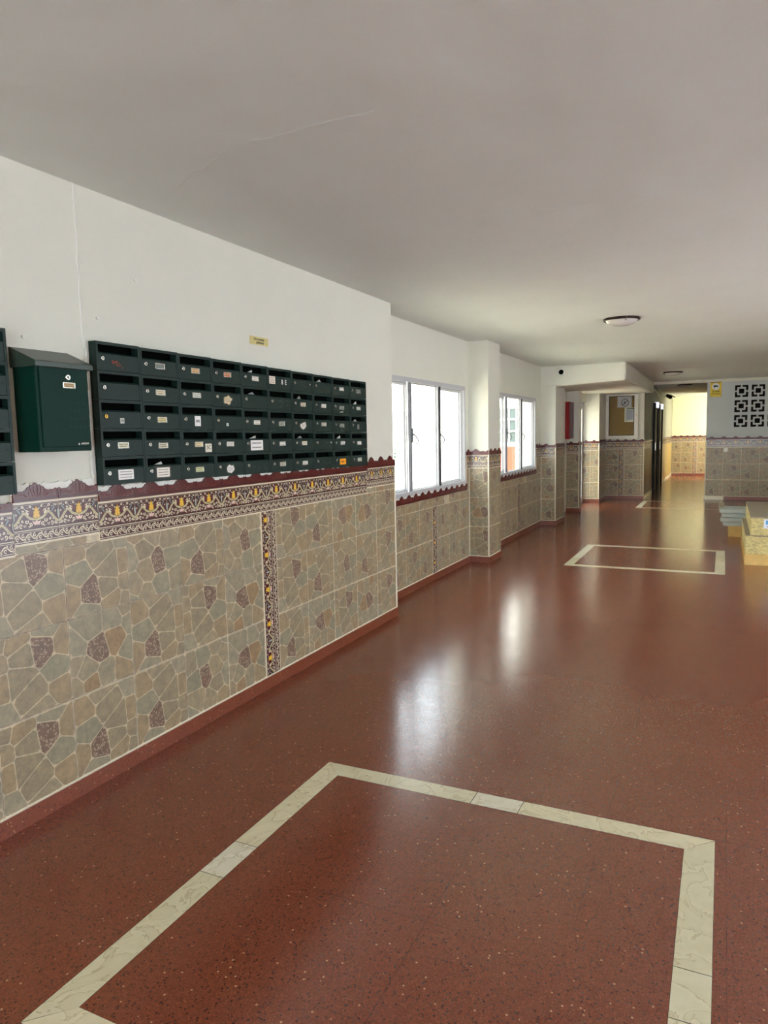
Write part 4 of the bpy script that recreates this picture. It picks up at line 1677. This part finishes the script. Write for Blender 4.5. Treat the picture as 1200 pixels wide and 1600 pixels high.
# sheets pinned inside
b = Builder()
wbox(b, f0, 0, .309, 0, .242, 0, .0015, (214, 210, 214))
s1 = tag(b.build('printed_notice', M_PAINT, None, loc=(-2.210, YNb - .015, 2.090)), 'landscape sheet with a round black prohibition symbol in the notice case', 'notice')
b = Builder()
c0 = (.165, .105)
pts = [(c0[0] + .078 * math.cos(k * .2618), c0[1] + .078 * math.sin(k * .2618)) for k in range(25)]
ribbon(b, f0, pts, .014, .0022, (30, 28, 30))
ribbon(b, f0, [(c0[0] - .055, c0[1] - .055), (c0[0] + .055, c0[1] + .055)][::1], .012, .0024, (30, 28, 30))
for a in ((.035, .02), (-.03, -.01), (.01, -.045), (-.03, .035)):
    ribbon(b, f0, [(c0[0], c0[1]), (c0[0] + a[0], c0[1] + a[1])], .014, .0023, (40, 38, 40))
ribbon(b, f0, [(.06, .215), (.25, .215)], .006, .0022, (130, 126, 140))
b.build('prohibition_symbol', M_PAINT, s1)
b = Builder()
wbox(b, f0, 0, .226, 0, .324, 0, .0015, (236, 234, 214))
wbox(b, f0, .035, .215, .035, .285, .0015, .0018, (206, 204, 216))
for k in range(9):
    wbox(b, f0, .045, .045 + .16 * (.7 + .3 * ((k * 7) % 5) / 5), .06 + k * .023, .066 + k * .023, .0019, .0021, (120, 118, 140))
wbox(b, f0, .045, .205, .292, .306, .0016, .002, (40, 36, 40))
tag(b.build('printed_notice', M_PAINT, None, loc=(-2.053, YNb - .015, 1.759)), 'portrait typed sheet with a dark heading in the notice case', 'notice')

M_YEL = simple('yellow_enamel', (226, 196, 20), .35, 0, .1, 20)
t = empty('warning_sign', (-.297, YB + PT, 2.262), 'yellow video surveillance sign with white camera disc on the grey wall', 'sign')
B = Builder()
wbox(B, f0, 0, .226, 0, .340, 0, .006)
B.build('sign_plate', M_YEL, t)
b = Builder()
b.lathe((.113, -.0062, .225), (0, -1, 0), [(.075, 0), (.075, .001), (0, .001)], 28, (238, 238, 232))
b.build('sign_disc', M_PAINT, t)
b = Builder()
wbox(b, f0, .065, .135, .215, .250, .0075, .009, (20, 20, 20))
wbox(b, f0, .135, .160, .212, .238, .0075, .009, (20, 20, 20))
wbox(b, f0, .080, .092, .185, .216, .0075, .009, (20, 20, 20))
wbox(b, f0, .01, .216, .310, .330, .0062, .0068, (90, 70, 20))
b.build('camera_symbol', M_PAINT, t)
text('ZONA', (.113, -.0072, .115), ROTC, .052, M_KTXT, t, bold=.001)
text('VIDEOVIGILADA', (.113, -.0072, .065), ROTC, .026, M_KTXT, t, bold=.0006)

B = Builder()
wbox(B, f0, 0, .079, 0, .082, 0, .009)
wbox(B, f0, .02, .059, .02, .062, .009, .012)
o = B.build('wall_socket', M_WHITE, None, loc=(.011, YB, 1.059), bevel=.002)
tag(o, 'white square socket plate on the tiles below the yellow sign', 'socket')

# passage fittings
M_DARKMET = simple('black_lift_door', (20, 20, 22), .6, .0)
for ya, yb, lab in ((19.3, 20.45, 'black metal lift door, nearer one in the dark passage'), (20.75, 21.85, 'black metal lift door, farther one in the dark passage')):
    t = empty('lift_door', (-1.62, ya, 0), lab, 'door')
    B = Builder()
    L = yb - ya
    B.box(0, .05, 0, .12, 0, 2.25)
    B.box(0, .05, L - .12, L, 0, 2.25)
    B.box(0, .05, .12, L - .12, 2.12, 2.25)
    B.build('door_surround', M_DARKMET, t)
    B = Builder()
    B.box(0, .02, .12, L - .12, 0, 2.12)
    B.build('door_panel', M_DARKMET, t)
    B = Builder()
    B.box(.05, .07, .05, .10, 1.05, 1.25)
    B.build('call_panel', M_STEEL, t)
    B = Builder()
    B.box(.02, .10, .20, .44, 2.13, 2.27)
    B.build('indicator_lamp', emit('indicator_glow', (240, 244, 255), 4), t)
B = Builder()
t = empty('security_camera', (-1.60, 23.3, 2.60), 'dark security camera on the passage wall under the ceiling', 'camera')
B.tube([(0, 0, 0), (.09, -.02, -.02)], .03, 10)
B.build('bracket', M_BRONZE, t)
B = Builder()
B.lathe((.09, -.08, -.04), (.5, -.8, -.3), [(0, -.11), (.055, -.11), (.06, .08), (.045, .11), (0, .11)], 16)
B.build('camera_body', M_BRONZE, t)
B = Builder()
B.tube([(.10, .05, .02), (.24, .12, -.06)], .02, 8)
B.build('camera_shield', M_STEEL, t)
B = Builder()
B.tube([(-1.60, YB + .3, 2.60), (-1.595, 18.6, 2.58), (-1.595, 20.2, 2.53), (-1.60, 21.0, 2.44)], .012, 8)
tag(B.build('cable_conduit', M_WHITE, None, smooth=True), 'thin white conduit curving along the top of the passage wall', 'conduit')

# ------------------------------------------------------------------ pallets with boards and profiles
def pallet(x, y, w, d, label, h=.118):
    t = empty('pallet', (x, y, 0), label, 'pallet', 'wooden pallets')
    B = Builder()
    n = 5
    for k in range(n):
        a = k * (d - .1) / (n - 1)
        B.box(0, w, a, a + .1, h - .02, h)
    B.build('deck_boards', M_WOOD, t)
    for a in (0, w / 2 - .05, w - .1):
        B = Builder()
        B.box(a, a + .1, 0, d, 0, .02)
        B.build('bottom_board', M_WOOD, t)
        for q in (0, d / 2 - .06, d - .12):
            B = Builder()
            B.box(a, a + .1, q, q + .12, .02, h - .02)
            B.build('block', M_WOOD, t)
    B = Builder()
    B.box(0, w, -.018, .0, .0, h - .004)
    B.build('end_board', M_WOOD, t)
    return t


pallet(.255, 9.07, 1.2, 1.9, 'pale wooden pallet under the two stacked board packs')
pallet(.100, 11.40, 1.2, .8, 'pale wooden pallet under the grey metal profiles', .150)


def osb(name, rgb):
    m, nt, P_ = newmat(name)
    tc = N(nt, 'ShaderNodeTexCoord')
    mp = N(nt, 'ShaderNodeMapping')
    mp.inputs['Scale'].default_value = (1, 1, 2.5)
    vo = N(nt, 'ShaderNodeTexVoronoi')
    vo.inputs['Scale'].default_value = 38
    nt.links.new(tc.outputs['Object'], mp.inputs[0])
    nt.links.new(mp.outputs[0], vo.inputs['Vector'])
    sp = N(nt, 'ShaderNodeSeparateColor')
    nt.links.new(vo.outputs['Color'], sp.inputs[0])
    cr = N(nt, 'ShaderNodeValToRGB')
    c = lin(rgb)
    cr.color_ramp.elements[0].color = tuple(v * .72 for v in c) + (1,)
    cr.color_ramp.elements[1].color = tuple(min(1, v * 1.15) for v in c) + (1,)
    nt.links.new(sp.outputs[0], cr.inputs[0])
    nt.links.new(cr.outputs[0], P_.inputs['Base Color'])
    P_.inputs['Roughness'].default_value = .75
    return m


M_OSB = osb('chipboard', (206, 190, 128))
M_TOP = simple('grey_brown_board_top', (150, 138, 118), .6, 0, .15, 12)


def pack(x, y, z, w, d, h, label, sheet=False):
    t = empty('board_pack', (x, y, z), label, 'board pack', 'chipboard packs on the front pallet')
    B = Builder()
    B.box(0, w, 0, d, 0, h - .012)
    B.build('carton', M_OSB, t, bevel=.003)
    B = Builder()
    B.box(-.003, w, -.003, d, h - .012, h)
    B.build('cover_sheet', M_TOP, t)
    if sheet:
        b = Builder()
        b.box(.13, .30, -.0025, -.0005, .085, .190, (226, 236, 244))
        b.box(.15, .22, -.0029, -.0025, .13, .175, (90, 160, 210))
        b.box(.16, .28, -.0029, -.0025, .10, .112, (140, 150, 160))
        b.build('shipping_label', M_PAINT, t)
    return t


pack(.262, 9.08, .118, 1.15, 1.75, .222, 'speckled chipboard pack directly on the front pallet')
pack(.308, 9.06, .340, 1.10, 1.95, .212, 'upper speckled chipboard pack with a white and blue label', True)

M_ALU = simple('grey_metal_profile', (186, 196, 190), .4, .1, .15, 30)
k = 0
spots = [(0.03, 11.42, .150, 'lowest grey metal profile, front one on its pallet'), (.02, 11.66, .150, 'lowest grey metal profile behind the front one'),
         (-.01, 11.41, .212, 'grey metal profile in the second layer, front'), (.015, 11.67, .212, 'grey metal profile in the second layer, behind'),
         (.01, 11.43, .274, 'grey metal profile in the third layer, front'), (0.0, 11.68, .274, 'grey metal profile in the third layer, behind'),
         (-.025, 11.42, .336, 'grey metal profile in the top layer, front'), (.035, 11.69, .336, 'grey metal profile in the top layer, behind')]
for x, y, z, lab in spots:
    B = Builder()
    Lw = 1.5
    B.box(0, Lw, 0, .22, 0, .008)
    B.box(0, Lw, 0, .010, .008, .050)
    B.box(0, Lw, .21, .22, .008, .050)
    B.box(0, Lw, 0, .22, .050, .058)
    B.box(0.01, Lw, .09, .13, .008, .050)
    o = B.build('metal_profile', M_ALU, None, loc=(x, y, z), bevel=.002)
    tag(o, lab, 'metal profile', 'grey metal profiles stacked on the rear pallet')
